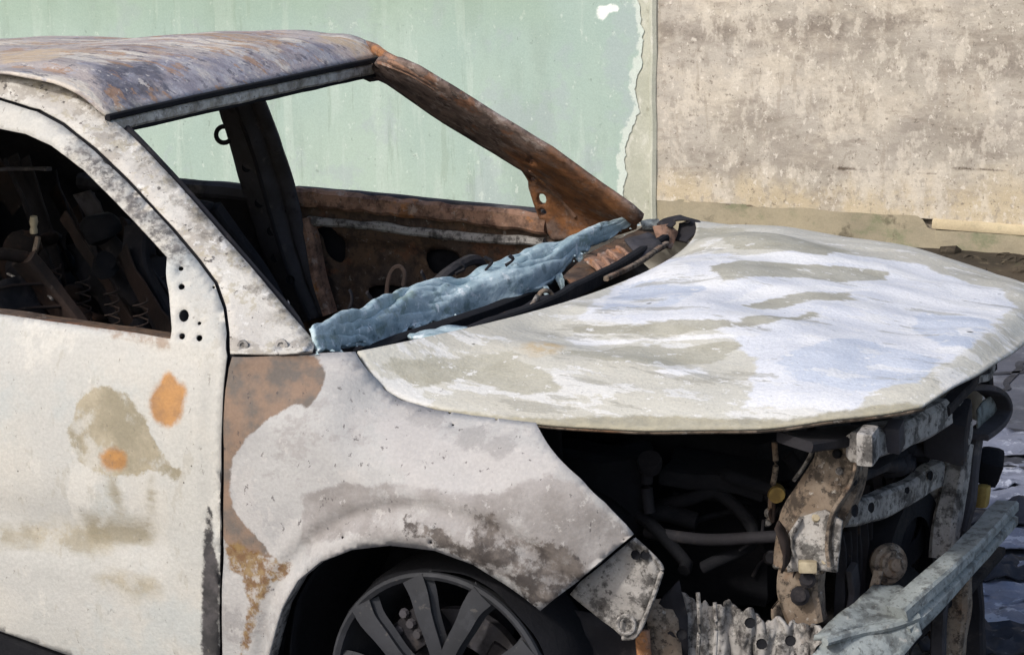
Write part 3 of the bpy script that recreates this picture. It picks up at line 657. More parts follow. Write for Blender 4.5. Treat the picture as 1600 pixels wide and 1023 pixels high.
add_union(roof, 'singe', [Rh([(170, 135), (240, 125), (270, 140), (260, 155), (170, 172), (150, 150)]), Rh([(420, 130), (560, 95), (560, 104), (430, 142)])], (0, 1))
add_union(roof, 'tan', [Rh([(500, 55), (545, 62), (590, 85), (570, 95), (545, 80), (500, 66)]), Rh([(0, 85), (60, 75), (120, 80), (80, 95), (0, 100)])], (0, 1))
# windscreen header under the front edge
hd = [roof_fn(0, v) for v in (0, .1, .3, .5, .7, .9, 1)]
sweep('header_lip', [p+Vector((.002, 0, -.007)) for p in hd], rect(.014, .012, .002), M['black'], car, n=40)
sweep('windscreen_header', [p+Vector((-.012, 0, -.026)) for p in hd], rect(.036, .024, .005), M['pillar'], car, n=40, jit=.003, jf=12)
sweep('header_seal', [p+Vector((-.016, 0, -.041)) for p in hd], rect(.034, .010, .003), M['black'], car, n=40, jit=.002, jf=14)
# inner roof skin and bows
for u0 in (.3, .55, .8):
    sweep('roof_bow', [roof_fn(u0, v/8)+Vector((0, 0, -.03)) for v in range(9)], rect(.06, .02, .005), M['soot'], car, n=20)

# --- far side
def far_y(x, z): return -side_y(x, z)-.045
def Sf(pts):
    out = []
    for px, py in pts:
        y = .7
        for _ in range(40):
            p = A(px, py, y=y); y += .6*(far_y(p.x, p.z)-y)
        out.append((p.x, p.z))
    return out
fl = lambda off: (lambda u, v: Vector((u, far_y(u, v)+off, v)))
fp_o = Sf([(588, 92), (600, 89), (622, 93), (650, 105), (700, 135), (780, 185), (860, 233), (940, 291), (985, 322), (1003, 338), (1000, 352), (960, 368), (900, 372), (868, 372), (850, 340), (840, 315), (832, 288), (822, 262), (780, 237), (700, 188), (640, 150), (606, 128), (580, 116)])
fh = [[(px+rx*math.cos(k*math.pi/5), py+ry*math.sin(k*math.pi/5)) for k in range(10)] for px, py, rx, ry in [(853, 308, 7, 10), (854, 328, 6, 6), (837, 247, 4, 4), (839, 276, 4, 4)]]
up_edge = Sf([(588, 92), (600, 89), (622, 93), (650, 105), (700, 135), (780, 185), (860, 233), (940, 291), (985, 322), (1003, 338)])
def fp_lift(u, v):
    d = -sdf((u, v), up_edge, False); k = sm(fcx-.01, fcx+.14, u)
    return Vector((u, far_y(u, v)+k*(.010-.65*min(d, .04))+.003*fbm((u, 2, v), 12, 3), v))
fp = sheet('a_pillar', fp_o, [Sf(h) for h in fh], fp_lift, M['far_pillar'], car, step=.014, thick=.012, stains=[('base_rust', Sf([(800, 225), (860, 235), (1000, 335), (1000, 380), (820, 380), (815, 260)]), True)])
fp['label'] = 'rusted far windscreen pillar with corner plate'
ridge = lambda pts, dy: [Vector((a, far_y(a, b)+dy, b)) for a, b in Sf(pts)]
sweep('pillar_seam', ridge([(596, 96), (650, 117), (720, 160), (800, 212), (870, 255), (940, 305), (985, 338)], -.014), rect(.008, .010, .002), M['rust'], car, n=40, up=(0, 1, 0), jit=.002)
sweep('pillar_cap', [roof_fn(.10, .985)+Vector((0, .004, -.012)), roof_fn(.03, .99)+Vector((0, .006, -.010))]+ridge([(612, 94), (645, 108), (700, 141), (780, 191), (860, 239)], .004), rect(.022, .022, .006), M['rust'], car, n=40, up=(0, 1, 0), scale=lambda t: (1, 1-.6*t), jit=.002)
sweep('pillar_bead', ridge([(835, 262), (860, 285), (885, 310), (905, 335)], -.020), circ(.007, 8), M['rust'], car, n=20)
# far B pillar
bL = [A(346, 166, y=.565), A(368, 240, y=.66), A(395, 335, y=.75), A(430, 425, y=.77), A(478, 500, y=.77)]
bR = [A(412, 152, y=.565), A(440, 225, y=.66), A(465, 305, y=.75), A(482, 385, y=.77), A(512, 490, y=.77)]
cL, cR = curve_pts(bL, 41), curve_pts(bR, 41)
def bp_fn(u, v):
    k = int(round(u*40)); p = cL[k].lerp(cR[k], v)
    return p+Vector((0, -.022*math.sin(math.pi*v)-.006*math.exp(-((v-.55)/.05)**2)+.02*math.exp(-((v-.72)/.08)**2), 0))+Vector(noise.noise_vector(p*14))*.003
bpo = patch('b_pillar', bp_fn, 40, 14, M['charcoal'], car, thick=.02)
sweep('pillar_seam', [bp_fn(k/10, .52)+Vector((0, -.008, 0)) for k in range(11)], rect(.012, .008, .002), M['soot'], car, n=30, up=(0, 1, 0))
for (u, v) in ((.33, .3), (.5, .35), (.62, .45), (.72, .3), (.82, .55), (.55, .75)):
    p = bp_fn(u, v); lathe('fixing_hole', [(.012, 0), (.010, -.004), (0, -.005)], p+Vector((0, -.014, 0)), (0.2, -1, 0), M['black'], car, n=10)
ringc = A(350, 210, y=.62)
lathe('belt_anchor', [(.020+.006*math.cos(k*math.pi/4), .006*math.sin(k*math.pi/4)) for k in range(9)], ringc, (.3, -1, .2), M['soot'], car, n=20)
# far door inner panel with beams and openings
def dq(px, py, y=.80): p = A(px, py, y=y); return (p.x, p.z)
xd0, xd1 = dq(462, 300)[0]-.02, dq(862, 340)[0]+.04
dpo = [(xd0, .985), (xd1, .965), (xd1+.02, .45), (xd0, .45)]
op1 = smooth_poly([dq(498, 356), dq(528, 360), dq(534, 400), dq(524, 412), dq(503, 395)], 3)
op2 = smooth_poly([dq(660, 398), dq(690, 390), dq(712, 402), dq(708, 425), dq(672, 428)], 3)
op3 = smooth_poly([dq(570, 452), dq(620, 450), dq(640, 480), dq(590, 490)], 3)
def dp_lift(u, v):
    return Vector((u, .80-.012*math.exp(-((v-.885-.02*math.sin(u*3))/.012)**2)+.02*sm(.9, .86, v)+.006*fbm((u, 0, v), 6, 3), v))
fd = sheet('front_door', dpo, [op1, op2, op3], dp_lift, M['rust_dark'], car, step=.02, thick=.003)
fd['label'] = 'rusty brown inner side of the far door'
sweep('belt_rail', [A(464, 306, y=.785), A(560, 316, y=.785), A(700, 331, y=.785), A(800, 342, y=.785), A(856, 350, y=.785)], rect(.03, .045, .008), M['rust'], car, n=60, jit=.006, jf=22)
sweep('belt_lip', [A(462, 296, y=.80), A(560, 303, y=.80), A(700, 317, y=.80), A(800, 327, y=.80), A(850, 333, y=.80)], rect(.03, .016, .004), M['charcoal'], car, n=40, jit=.003, jf=9)
sweep('door_bead', [A(480, 345, y=.785), A(600, 355, y=.785), A(720, 368, y=.785), A(850, 378, y=.785)], rect(.02, .022, .006), M['ashmetal'], car, n=40, jit=.006, jf=16)
sweep('door_frame_post', [A(478, 340, y=.78), A(488, 380, y=.78), A(498, 430, y=.78), A(515, 490, y=.78)], rect(.03, .05, .01), M['rust'], car, n=20, up=(0, 1, 0), jit=.004)
sheet('door_outer_skin', [(xd0-.05, .975), (xd1+.25, .955), (xd1+.25, .35), (xd0-.05, .35)], [], lambda u, v: Vector((u, -side_y(u, v), v)), M['cream'], car, step=.05, thick=.004)
sheet('door_cavity', [(xd0, .96), (xd1, .94), (xd1, .45), (xd0, .45)], [], lambda u, v: Vector((u, -side_y(u, v)-.02, v)), M['black'], car, step=.06, thick=.004)
# far rear door, quarter panel
rd = [(-1.85, .98), (xd0-.03, .985), (xd0-.03, .45), (-2.2, .45), (-2.6, .45), (-2.6, 1.34), (-2.0, 1.37), (-1.90, 1.2)]
sheet('rear_door', rd, [], lambda u, v: Vector((u, -side_y(u, v)-.05+.01*fbm((u, 4, v), 5, 3), v)), M['soot'], car, step=.04, thick=.02)
sweep('rear_belt_rail', [(-1.88, .73, .985), (-1.6, .735, .987), (xd0-.02, .735, .985)], rect(.04, .04, .01), M['charcoal'], car, n=30, jit=.006)
# far roof side rail
sweep('roof_side_rail', [roof_fn(u/10, .985)+Vector((-.01, 0, -.035)) for u in range(11)], rect(.06, .05, .012), M['soot'], car, n=40)

# --- melted windscreen glass slumped over the scuttle
g_t = [(484, 512), (520, 503), (560, 492), (600, 470), (640, 452), (700, 442), (760, 421), (820, 396), (880, 380), (940, 352), (990, 330)]
g_b = [(495, 549), (530, 549), (566, 546), (610, 535), (655, 514), (705, 500), (765, 482), (830, 462), (868, 436), (905, 396), (950, 376), (1005, 346)]
yT = curve_pts([A(px, py, y=-.735+1.45*i/10) for i, (px, py) in enumerate(g_t)], 121)
yB = curve_pts([A(px, py, y=-.755+1.48*i/11) for i, (px, py) in enumerate(g_b)], 121)
def glass_fn(u, v):
    k = int(round(u*120)); v_ = .5+(v-.5)*(1-.75*sm(.86, 1.0, u)); p = yT[k].lerp(yB[k], v_)
    # sheet slumped in folds running across the car: raised middle, hanging front hem, ragged edges
    th = .35+.65*sm(0, .18, u)*sm(1.0, .72, u)
    h = .020*th*math.sin(math.pi*min(1, v*1.1))**.8
    q = p+Vector((.25, -.45, .86))*h
    f1 = noise.noise(Vector((p.y*5.5+v*1.5, v*2.2, 1.0))); f2 = 1-2*abs(noise.noise(Vector((p.y*9-v*2.5, v*4, 3.0))))
    f3 = fbm((p.y*34, v*17, 7.0), 1.0, 2)
    q += Vector((.3, -.3, .9))*(th*(.021*f1+.010*f2+.005*f3))
    e = max(0, abs(v-.5)-.36)/.14
    q += (Vector((.8, 0, -.5)) if v > .5 else Vector((-.2, 0, .2)))*(e*(.018*fbm((p.y*14, v*2, 4), 1, 4)))
    return q
gl = patch('windscreen_glass', glass_fn, 120, 26, M['glass'], car, thick=.012)
gl['label'] = 'blue grey windscreen glass melted into a slumped strip'
sb = gl.modifiers.new('sub', 'SUBSURF'); sb.levels = 1; sb.render_levels = 1
for k in range(8):       # drips and hanging shards on the front hem
    u = .28+.6*k/8+.02*rnd.random(); p = glass_fn(round(u*120)/120, 1.0)
    sweep('glass_drip', [p, p+Vector((.012, -.004, -.012)), p+Vector((.02, -.006, -.03-.02*rnd.random()))], circ(.008, 6), M['glass'], car, n=8, scale=lambda t: (1.6*(1-.8*t), 1-.7*t), jit=.004, jf=30)
V_ = []; Fc_ = []       # crumbs of broken glass
for k in range(110):
    u, v = round(rnd.random()*120)/120, min(1, max(.25, rnd.gauss(.8, .3))); c_ = glass_fn(u, v)+Vector((abs(rnd.gauss(0, .014))*(v > .9), rnd.gauss(0, .01), 0)); r_ = rnd.uniform(.002, .005); b_ = len(V_)
    for d in ((1, 0, 0), (-.5, .87, 0), (-.5, -.87, 0), (0, 0, 1.2)): V_.append(c_+Vector((d[0]*rnd.uniform(.5, 1.5), d[1], d[2]*rnd.uniform(.5, 1)))*r_)
    Fc_ += [(b_, b_+1, b_+3), (b_+1, b_+2, b_+3), (b_+2, b_, b_+3), (b_, b_+2, b_+1)]
gcr = link('glass_crumbs', mesh('glass_crumbs', V_, Fc_), M['glass'], car, smooth=False); gcr['kind'] = 'stuff'
gp = [A(640, 520, z=.945), A(700, 505, z=.95), A(728, 508, z=.95), A(726, 520, z=.94), A(690, 530, z=.94), A(650, 532, z=.938)]
gsh = sheet('glass_shard', smooth_poly([(p.x, p.y) for p in gp], 3), [], lambda u, v: Vector((u, v, .943+.006*fbm((u, v, 0), 20, 3))), M['glass'], car, step=.012, thick=.006)

# --- scuttle / cowl behind the hood
def cowl_fn(u, v):
    y = -.70+1.42*u; xr = -.33+.10*(1-(2*u-1)**2); p = hood_fn(0, u)
    x = xr+(p.x+.02-xr)*v; z = .93-.055*math.sin(math.pi*min(1, v*1.2))-.02*v
    return Vector((x, y, z+.01*fbm((x*6, y*6, 0), 1, 3)))
patch('scuttle_panel', cowl_fn, 80, 14, M['soot'], car, thick=.004)
sweep('scuttle_rail', [A(740, 520, z=.955), A(830, 488, z=.965), A(900, 452, z=.965), A(970, 416, z=.965), A(1040, 375, z=.965)], rect(.02, .03, .004), M['black'], car, n=40, jit=.003)
tr = [A(880, 430, z=.955), A(915, 400, z=.962), A(965, 375, z=.968), A(1010, 352, z=.975), A(1038, 368, z=.968), A(1000, 402, z=.955), A(945, 432, z=.948), A(900, 450, z=.945)]
def plate3(name, pts, m, th=.004, jit=.004, step=.02, parent=None):
    """thin plate through a loop of 3D points: height fitted as a plane"""
    Pm = np.array([tuple(p) for p in pts]); c = Pm.mean(0); u_, s_, vt = np.linalg.svd(Pm-c)
    e1, e2, n = Vector(vt[0]), Vector(vt[1]), Vector(vt[2]); c = Vector(c)
    ol = [((p-c).dot(e1), (p-c).dot(e2)) for p in pts]
    def lf(a, b):
        q = c+e1*a+e2*b; return q+n*(jit*2*fbm(tuple(q), 9, 3))
    return sheet(name, ol, [], lf, m, parent or car, step=step, thick=th)
plate3('scuttle_cover', tr, M['rust_dark'])
plate3('rust_tray', [A(912, 408, z=.975), A(962, 385, z=.98), A(995, 400, z=.965), A(945, 430, z=.96)], M['rust'], jit=.005)
for k in range(4):
    a = A(922+14*k, 405-6*k, z=.982); b = A(940+15*k, 428-8*k, z=.968)
    sweep('tray_rib', [a, (a+b)/2+Vector((0, 0, .004)), b], rect(.008, .012, .002), M['rust'], car, n=6)
plate3('motor_cover', [A(975, 378, z=.985), A(1012, 362, z=.99), A(1035, 385, z=.975), A(1000, 402, z=.968)], M['charcoal'], jit=.006)
sweep('tray_edge', [A(948, 434, z=.968), A(1000, 408, z=.97), A(1042, 380, z=.975)], rect(.012, .01, .002), M['olivemetal'], car, n=20, jit=.003)
tube('cable_loop', [A(838, 470, z=.97), A(846, 455, z=.99), A(860, 456, z=.985), A(868, 476, z=.96), A(855, 490, z=.95)], .005, M['olivemetal'], car)
tube('cable_loop', [A(818, 500, z=.955), A(828, 482, z=.97), A(840, 462, z=.99)], .005, M['ashmetal'], car)
# curled far corner of scuttle
crv = [A(1038, 352, y=.66), A(1050, 343, y=.68), A(1066, 340, y=.69), A(1078, 346, y=.70), A(1074, 362, y=.68), A(1062, 376, y=.66)]
sweep('corner_bracket', crv, rect(.05, .006, .002), M['soot'], car, n=30, jit=.003)
plate3('corner_plate', [A(1020, 352, y=.64), A(1046, 348, y=.66), A(1060, 362, y=.66), A(1050, 385, y=.62), A(1030, 380, y=.61)], M['rust'], jit=.008)
plate3('corner_plate', [A(1000, 345, y=.70), A(1030, 343, y=.70), A(1036, 356, y=.68), A(1005, 358, y=.68)], M['bluemetal'], jit=.01)

# --- cabin: dash frame, steering wheel, seats, floor
box('floor_pan', (-1.35, 0, .33), (2.3, 1.5, .04), M['black'], car, jit=.01)
box('firewall', (-.36, 0, .62), (.03, 1.44, .60), M['black'], car, rot=(0, .1, 0), jit=.02)
box('tunnel', (-1.2, 0, .42), (1.5, .22, .16), M['black'], car, jit=.012, bev=.03)
tube('dash_beam', [(-.50, -.70, .86), (-.50, -.2, .87), (-.50, .3, .87), (-.48, .74, .86)], .03, M['soot'], car, n=30, jit=.006)
for yy in (-.45, -.05, .2, .55):
    sweep('dash_bracket', [(-.50, yy, .88), (-.44, yy+.02, .80), (-.40, yy, .66)], rect(.04, .012, .003), M['rust_dark'], car, n=12, up=(0, 1, 0), jit=.006)
for k, yy in enumerate((-.55, -.3, .05, .33)):
    box('dash_remnant', (-.47+.03*(k % 2), yy, .80), (.16, .2, .12), M['soot'], car, rot=(.1*k, .2, .3*k), jit=.03, bev=.02)
swc = A(690, 418, y=.36)
lathe('steering_wheel', [(.185+.013*math.cos(k*math.pi/4), .013*math.sin(k*math.pi/4)) for k in range(9)], swc+Vector((-.03, 0, -.14)), (-.85, 0, .5), M['charcoal'], car, n=40, jit=.003)
tube('steering_column', [swc+Vector((-.02, 0, -.14)), (-.45, .36, .74)], .022, M['soot'], car, n=6)
plate3('steering_boss', [swc+Vector((-.02, -.07, -.10)), swc+Vector((-.02, .07, -.10)), swc+Vector((-.05, .05, -.2)), swc+Vector((-.05, -.05, -.2))], M['soot'])
lp = [A(604, 462, y=.05), A(606, 440, y=.05), A(614, 420, y=.05), A(625, 416, y=.05), A(632, 426, y=.05), A(630, 446, y=.05)]
sweep('vent_loop', lp, rect(.010, .005, .002), M['rust_black'], car, n=24, up=(0, 1, 0))
for (px, py, hh) in ((540, 470, 40), (572, 462, 30), (655, 430, 30), (712, 405, 22), (755, 398, 22), (790, 388, 16)):
    a = A(px, py+25, y=.1); b = A(px+4, py+25-hh, y=.1)
    sweep('dash_strut', [a, (a+b)/2+Vector((.01, .01, 0)), b], rect(.008, .006, .002), M['soot'], car, n=8, up=(1, 0, 0), jit=.010, jf=24)
def seat(y0, m1):
    x0 = -1.02
    for s in (-1, 1):
        sweep('seat_side_frame', [(x0-.12, y0+s*.22, .58), (x0-.22, y0+s*.22, .78), (x0-.30, y0+s*.20, .90), (x0-.33, y0+s*.15, .98)], rect(.035, .06, .006), m1, car, n=24, up=(1, 0, 0), jit=.004)
        sweep('seat_rail', [(x0+.30, y0+s*.2, .42), (x0-.25, y0+s*.2, .40)], rect(.03, .05, .005), m1, car, n=10, jit=.003)
    tube('seat_top_bar', [(x0-.33, y0-.16, .98), (x0-.35, y0-.08, 1.0), (x0-.35, y0+.08, 1.0), (x0-.33, y0+.16, .98)], .014, m1, car)
    for k in range(7):
        z = .62+.05*k; t = (z-.58)/.52
        tube('seat_spring', [(x0-.13-.24*t, y0-.2, z), (x0-.17-.24*t, y0-.07, z-.012), (x0-.17-.24*t, y0+.07, z+.01), (x0-.13-.24*t, y0+.2, z)], .004, m1, car, n=12, seg=5)
    box('seat_pan', (x0+.06, y0, .50), (.46, .44, .05), m1, car, rot=(0, -.12, 0), jit=.02, bev=.02)
    plate3('seat_back_panel', [Vector((x0-.17, y0-.2, .6)), Vector((x0-.17, y0+.2, .6)), Vector((x0-.35, y0+.17, .94)), Vector((x0-.35, y0-.17, .94))], M['soot'], jit=.012)
seat(-.37, M['rust_black']); seat(.37, M['soot'])
box('rear_seat_back', (-2.12, 0, .82), (.06, 1.36, .72), M['soot'], car, rot=(0, -.25, 0), jit=.03, bev=.03)
box('rear_seat_base', (-1.85, 0, .50), (.5, 1.36, .1), M['black'], car, jit=.03, bev=.03)
for k in range(9):
    yy = -.6+.15*k; tube('rear_seat_wire', [(-2.02, yy, .56), (-2.07, yy+.02, .8), (-2.15, yy, 1.1)], .006, M['charcoal'], car, n=10, seg=5, jit=.01)
# struts and straps seen through the near window
for a, b, r_, m1 in [((12, 428), (82, 470), .003, 'ashmetal'), ((0, 266), (76, 262), .006, 'charcoal')]:
    p, q = A(*a, y=-.12), A(*b, y=-.20)
    sweep('burnt_strut', [p, (p+q)/2+Vector((.01, .01, 0)), q], rect(r_*2.2, r_*1.4, .001), M[m1], car, n=14, jit=.004, jf=12)
for k in range(16):       # charred frames and trim leaning behind the window
    t = k/15; a = (0+235*t+rnd.uniform(-16, 16), 215+150*t+rnd.uniform(0, 60)); b = (a[0]+rnd.uniform(80, 130), 535)
    y0 = rnd.uniform(.15, .6); p, q = A(*a, y=y0), A(*b, y=y0-.08); r_ = rnd.choice((.004, .006, .016, .024))
    sweep('charred_frame', [p, p.lerp(q, .5)+Vector((rnd.uniform(-.012, .012), 0, 0)), q], rect(r_*2, .006, .002), M[rnd.choice(('soot', 'charcoal', 'rust_black', 'rust_black'))], car, n=20, up=(0, 1, .3), jit=.006, jf=20)
for k in range(12):       # burnt inner panels with torn outlines
    c_ = A(rnd.uniform(0, 250), rnd.uniform(280, 520), y=rnd.uniform(.2, .62)); e1 = Vector((.6, rnd.uniform(-.3, .3), -.75)).normalized(); e2 = Vector((.75, 0, .6)); w_, h_ = rnd.uniform(.06, .14), rnd.uniform(.02, .05)
    plate3('burnt_panel', [c_-e1*w_-e2*h_, c_-e2*h_*1.3, c_+e1*w_-e2*h_*.6, c_+e1*w_*.9+e2*h_, c_+e2*h_*.8, c_-e1*w_*.8+e2*h_], M[rnd.choice(('soot', 'charcoal', 'rust_black', 'rust_black'))], th=.004, jit=.014, step=.016)
for k in range(5):        # bare seat springs
    c_ = A(40+45*k, 430+18*k, y=-.05); pts = [c_+Vector((.018*math.cos(j*1.05), .018*math.sin(j*1.05), .004*j-.05)) for j in range(26)]
    sweep('coil', pts, circ(.0022, 5), M['rust_black'], car, sharp=80)
for k in range(30):       # clumps of burnt upholstery
    c_ = A(rnd.uniform(0, 270), rnd.uniform(340, 530), y=rnd.uniform(.1, .6)); r_ = rnd.uniform(.02, .05); sd_ = rnd.random()*40
    lathe('burnt_padding', [(r_*math.sin(j*math.pi/7)*(1+.5*noise.noise(Vector((j*.7, sd_, 0)))), r_*math.cos(j*math.pi/7)*.8) for j in range(8)], c_, (rnd.uniform(-1, 1), rnd.uniform(-1, 1), 1), M[rnd.choice(('soot', 'black', 'rust_black'))], car, n=14, jit=.022)
bk = A(52, 350, y=-.2)
lathe('belt_buckle', [(0, .018), (.008, .018), (.010, .006), (.007, -.006), (.009, -.012), (.009, -.02), (0, -.02)], bk, (.1, -.1, 1), M['pale'], car, n=12, jit=.002)
box('buckle_stalk', bk+Vector((.006, 0, -.045)), (.012, .01, .04), M['olivemetal'], car, rot=(0, .3, 0), bev=.004)

# --- wheel
rim = bpy.data.objects.new('front_wheel', None)
def wheel(cx, side):
    s = side; hub = Vector((cx, s*.83, .374)); ax = (0, s, 0)
    wr = lathe('wheel', [(.222, .000), (.228, -.004), (.228, -.012), (.222, -.016), (.214, -.05), (.205, -.09), (.200, -.15), (.215, -.19), (.226, -.195), (.226, -.19), (.205, -.185), (.192, -.15), (.196, -.09), (.205, -.05), (.214, -.02), (.214, -.006), (.222, 0)], hub, ax, M['rim'], car, n=72)
    wr['label'] = 'sooty alloy wheel without its tyre'
    for k in range(5):
        for d in (-1, 1):
            a0 = math.radians(84+72*k+d*19); a1 = math.radians(84+72*k+d*11); am = math.radians(84+72*k+d*15.5)
            def pt(r, a, h): return hub+Vector((math.cos(a)*r, s*h, math.sin(a)*r))
            path = [pt(.060, a1-d*.10, -.012), pt(.10, a1, -.006), pt(.15, am, -.004), pt(.19, a0-d*.04, -.005), pt(.219, a0, -.008)]
            sweep('spoke', path, [(-.016, -.014), (-.010, -.004), (-.012, .008), (0, .011), (.012, .008), (.010, -.004), (.016, -.014), (0, -.018)], M['rim'], wr, n=16, up=(0, s, 0), scale=lambda t: (1.15+.75*t*t, 1), sharp=30)
    lathe('hub_cap', [(0, .004), (.026, .004), (.032, 0), (.034, -.006), (.062, -.010), (.068, -.02), (.066, -.05), (0, -.05)], hub, ax, M['rim'], wr, n=30)
    for k in range(5):
        a = math.radians(84+36+72*k); lathe('wheel_nut', [(0, .002), (.008, .002), (.010, -.012)], hub+Vector((math.cos(a)*.047, 0, math.sin(a)*.047)), ax, M['soot'], wr, n=6)
    lathe('brake_disc', [(.07, -.085), (.138, -.085), (.138, -.105), (.07, -.105)], hub, ax, M['charcoal'], car, n=48)
    lathe('tyre_residue', [(.228, -.02), (.238, -.04), (.246, -.09), (.244, -.16), (.232, -.19), (.222, -.10), (.228, -.02)], hub, ax, M['black'], car, n=80, jit=.010)
    return wr
wheel(0, -1); wheel(0, 1); wheel(-2.62, -1); wheel(-2.62, 1)
cal = box('brake_caliper', HUB+Vector((-.075, .085, .095)), (.10, .07, .07), M['soot'], car, rot=(0, -.7, 0), jit=.008, bev=.012)
for k in range(5): lathe('caliper_bolt', [(0, .008), (.008, .008), (.010, 0)], HUB+Vector((-.05-.014*k, .045, .13-.018*((k*2) % 3))), (0, -1, 0), M['charcoal'], car, n=8)
box('steering_knuckle', HUB+Vector((.10, .10, .03)), (.12, .06, .08), M['soot'], car, rot=(0, .5, .2), jit=.015, bev=.015)
lathe('ball_joint', [(0, .02), (.010, .018), (.012, 0), (.008, -.01), (0, -.012)], HUB+Vector((.118, .06, .065)), (0, -1, .2), M['pale'], car, n=12)
# wheel well
def liner(u, v):
    a = math.radians(52+150*u); r = .335+.01*fbm((u*8, v*3, 0), 1, 2)
    return Vector((HUB.x+math.cos(a)*r, -.80+.36*v, HUB.z+math.sin(a)*r))
patch('wheel_arch_liner', liner, 50, 10, M['black'], car, thick=.004)
box('inner_wing', (-.17, -.47, .62), (.50, .012, .52), M['black'], car, jit=.015)
tube('suspension_strut', [(0, -.60, .42), (-.03, -.55, .70), (-.05, -.52, .86)], .035, M['soot'], car, n=16, jit=.006)
for k in range(7):
    lathe('coil_spring', [(.06+.007*math.cos(j*math.pi/3), .007*math.sin(j*math.pi/3)) for j in range(7)], Vector((-.015-.004*k, -.575+.006*k, .56+.03*k)), (-.1, .15, 1), M['charcoal'], car, n=20)
# sill under the door
sill_p = [on_side(px, py, side_y)+Vector((0, .015, 0)) for px, py in [(-260, 925), (-120, 960), (0, 1010), (100, 1050), (250, 1110), (330, 1130)]]
sweep('sill', [p+Vector((0, .02, -.03)) for p in sill_p], rect(.06, .13, .02), M['black'], car, n=40, jit=.004)
box('underbody', (-1.1, 0, .25), (2.0, 1.45, .06), M['black'], car, jit=.01)

# --- plate hanging under the fender tip
bpts = [A(990, 840, y=-.735), A(1008, 856, y=-.73), A(1033, 884, y=-.72), A(1030, 900, y=-.72), A(1018, 935, y=-.72), A(1004, 970, y=-.72), A(990, 992, y=-.72), A(972, 994, y=-.72), A(950, 975, y=-.725), A(915, 948, y=-.735), A(890, 928, y=-.745), A(905, 910, y=-.745), A(945, 878, y=-.74)]
fb = plate3('fender_bracket', bpts, M['ashmetal'], th=.006, jit=.006, step=.012)
sweep('bracket_edge', [p+Vector((.003, -.005, 0)) for p in bpts[0:8]], circ(.0045, 8), M['ashmetal'], car, n=40)
lathe('bracket_ring', [(.016+.004*math.cos(k*math.pi/4), .004*math.sin(k*math.pi/4)) for k in range(9)], A(978, 975, y=-.735), (.1, -1, .1), M['ashmetal'], car, n=18)
for px, py in ((993, 866), (1008, 866)):
    lathe('fixing_hole', [(.009, 0), (.007, -.003), (0, -.004)], A(px, py, y=-.742), (.1, -1, .1), M['black'], car, n=10)
# lower splash panel under it
lowp = [A(870, 945, y=-.68), A(930, 965, y=-.68), A(985, 1000, y=-.67), A(1010, 985, y=-.66), A(1035, 930, y=-.62), A(1062, 900, y=-.60), A(1075, 960, y=-.6), A(1075, 1060, y=-.6), A(870, 1060, y=-.68)]
plate3('splash_panel', lowp, M['soot'], jit=.016, step=.02)
plate3('splash_flap', [A(1010, 935, y=-.63), A(1040, 935, y=-.62), A(1060, 965, y=-.61), A(1070, 1050, y=-.61), A(1018, 1050, y=-.63)], M['olivemetal'], jit=.012)
sweep('splash_strip', [A(1004, 985, y=-.66), A(1006, 1010, y=-.66), A(1008, 1060, y=-.66)], rect(.03, .01, .003), M['rust'], car, n=14, up=(0, 1, 0), jit=.006)

# --- front end frame
def blade(name, pts, w, d, m, n=30, jit=.004, up=(0, 1, 0), sc=None, sec=None, seed=0):
    return sweep(name, pts, sec or rect(w, d, min(w, d)*.18), m, car, n=n, up=up, jit=jit, jf=11, scale=sc, seed=seed)
# rusty upright at the near end of the radiator frame
ycol = -.46
blade('radiator_upright', [A(1318, 688, y=ycol), A(1312, 730, y=ycol), A(1288, 780, y=ycol), A(1265, 820, y=ycol), A(1256, 860, y=ycol), A(1254, 885, y=ycol)], .105, .055, M['olivemetal'], sc=lambda t: (.78+.28*math.sin(t*2.6), 1), jit=.006)
blade('upright_foot', [A(1256, 880, y=ycol+.01), A(1252, 915, y=ycol+.01), A(1256, 950, y=ycol+.01), A(1262, 975, y=ycol+.01)], .075, .05, M['olivemetal'], jit=.012)
plate3('upright_gusset', [A(1226, 845, y=ycol-.036), A(1248, 808, y=ycol-.036), A(1290, 795, y=ycol-.036), A(1318, 812, y=ycol-.036), A(1312, 860, y=ycol-.036), A(1308, 893, y=ycol-.036), A(1270, 888, y=ycol-.036), A(1232, 892, y=ycol-.036)], M['ashmetal'], th=.006, jit=.007, step=.012)
blade('upright_flange', [A(1343, 700, y=ycol-.035), A(1335, 750, y=ycol-.035), A(1308, 800, y=ycol-.035), A(1298, 850, y=ycol-.035), A(1300, 880, y=ycol-.035)], .007, .04, M['olivemetal'], jit=.007)
for px, py, r_, m1 in ((1308, 708, .007, 'black'), (1333, 752, .006, 'black'), (1276, 808, .007, 'pale'), (1288, 876, .006, 'pale'), (1262, 905, .012, 'soot'), (1250, 930, .014, 'soot'), (1312, 735, .006, 'ashmetal'), (1255, 840, .007, 'ashmetal')):
    lathe('bolt', [(0, .007), (r_*.8, .007), (r_, .003), (r_*1.3, 0), (r_*1.3, -.03)], A(px, py, y=ycol-.034), (.35, -.9, .25), M[m1], car, n=10)
box('white_clip', A(1262, 884, y=ycol-.05), (.034, .02, .022), M['pale'], car, rot=(0, 0, .4), bev=.004)
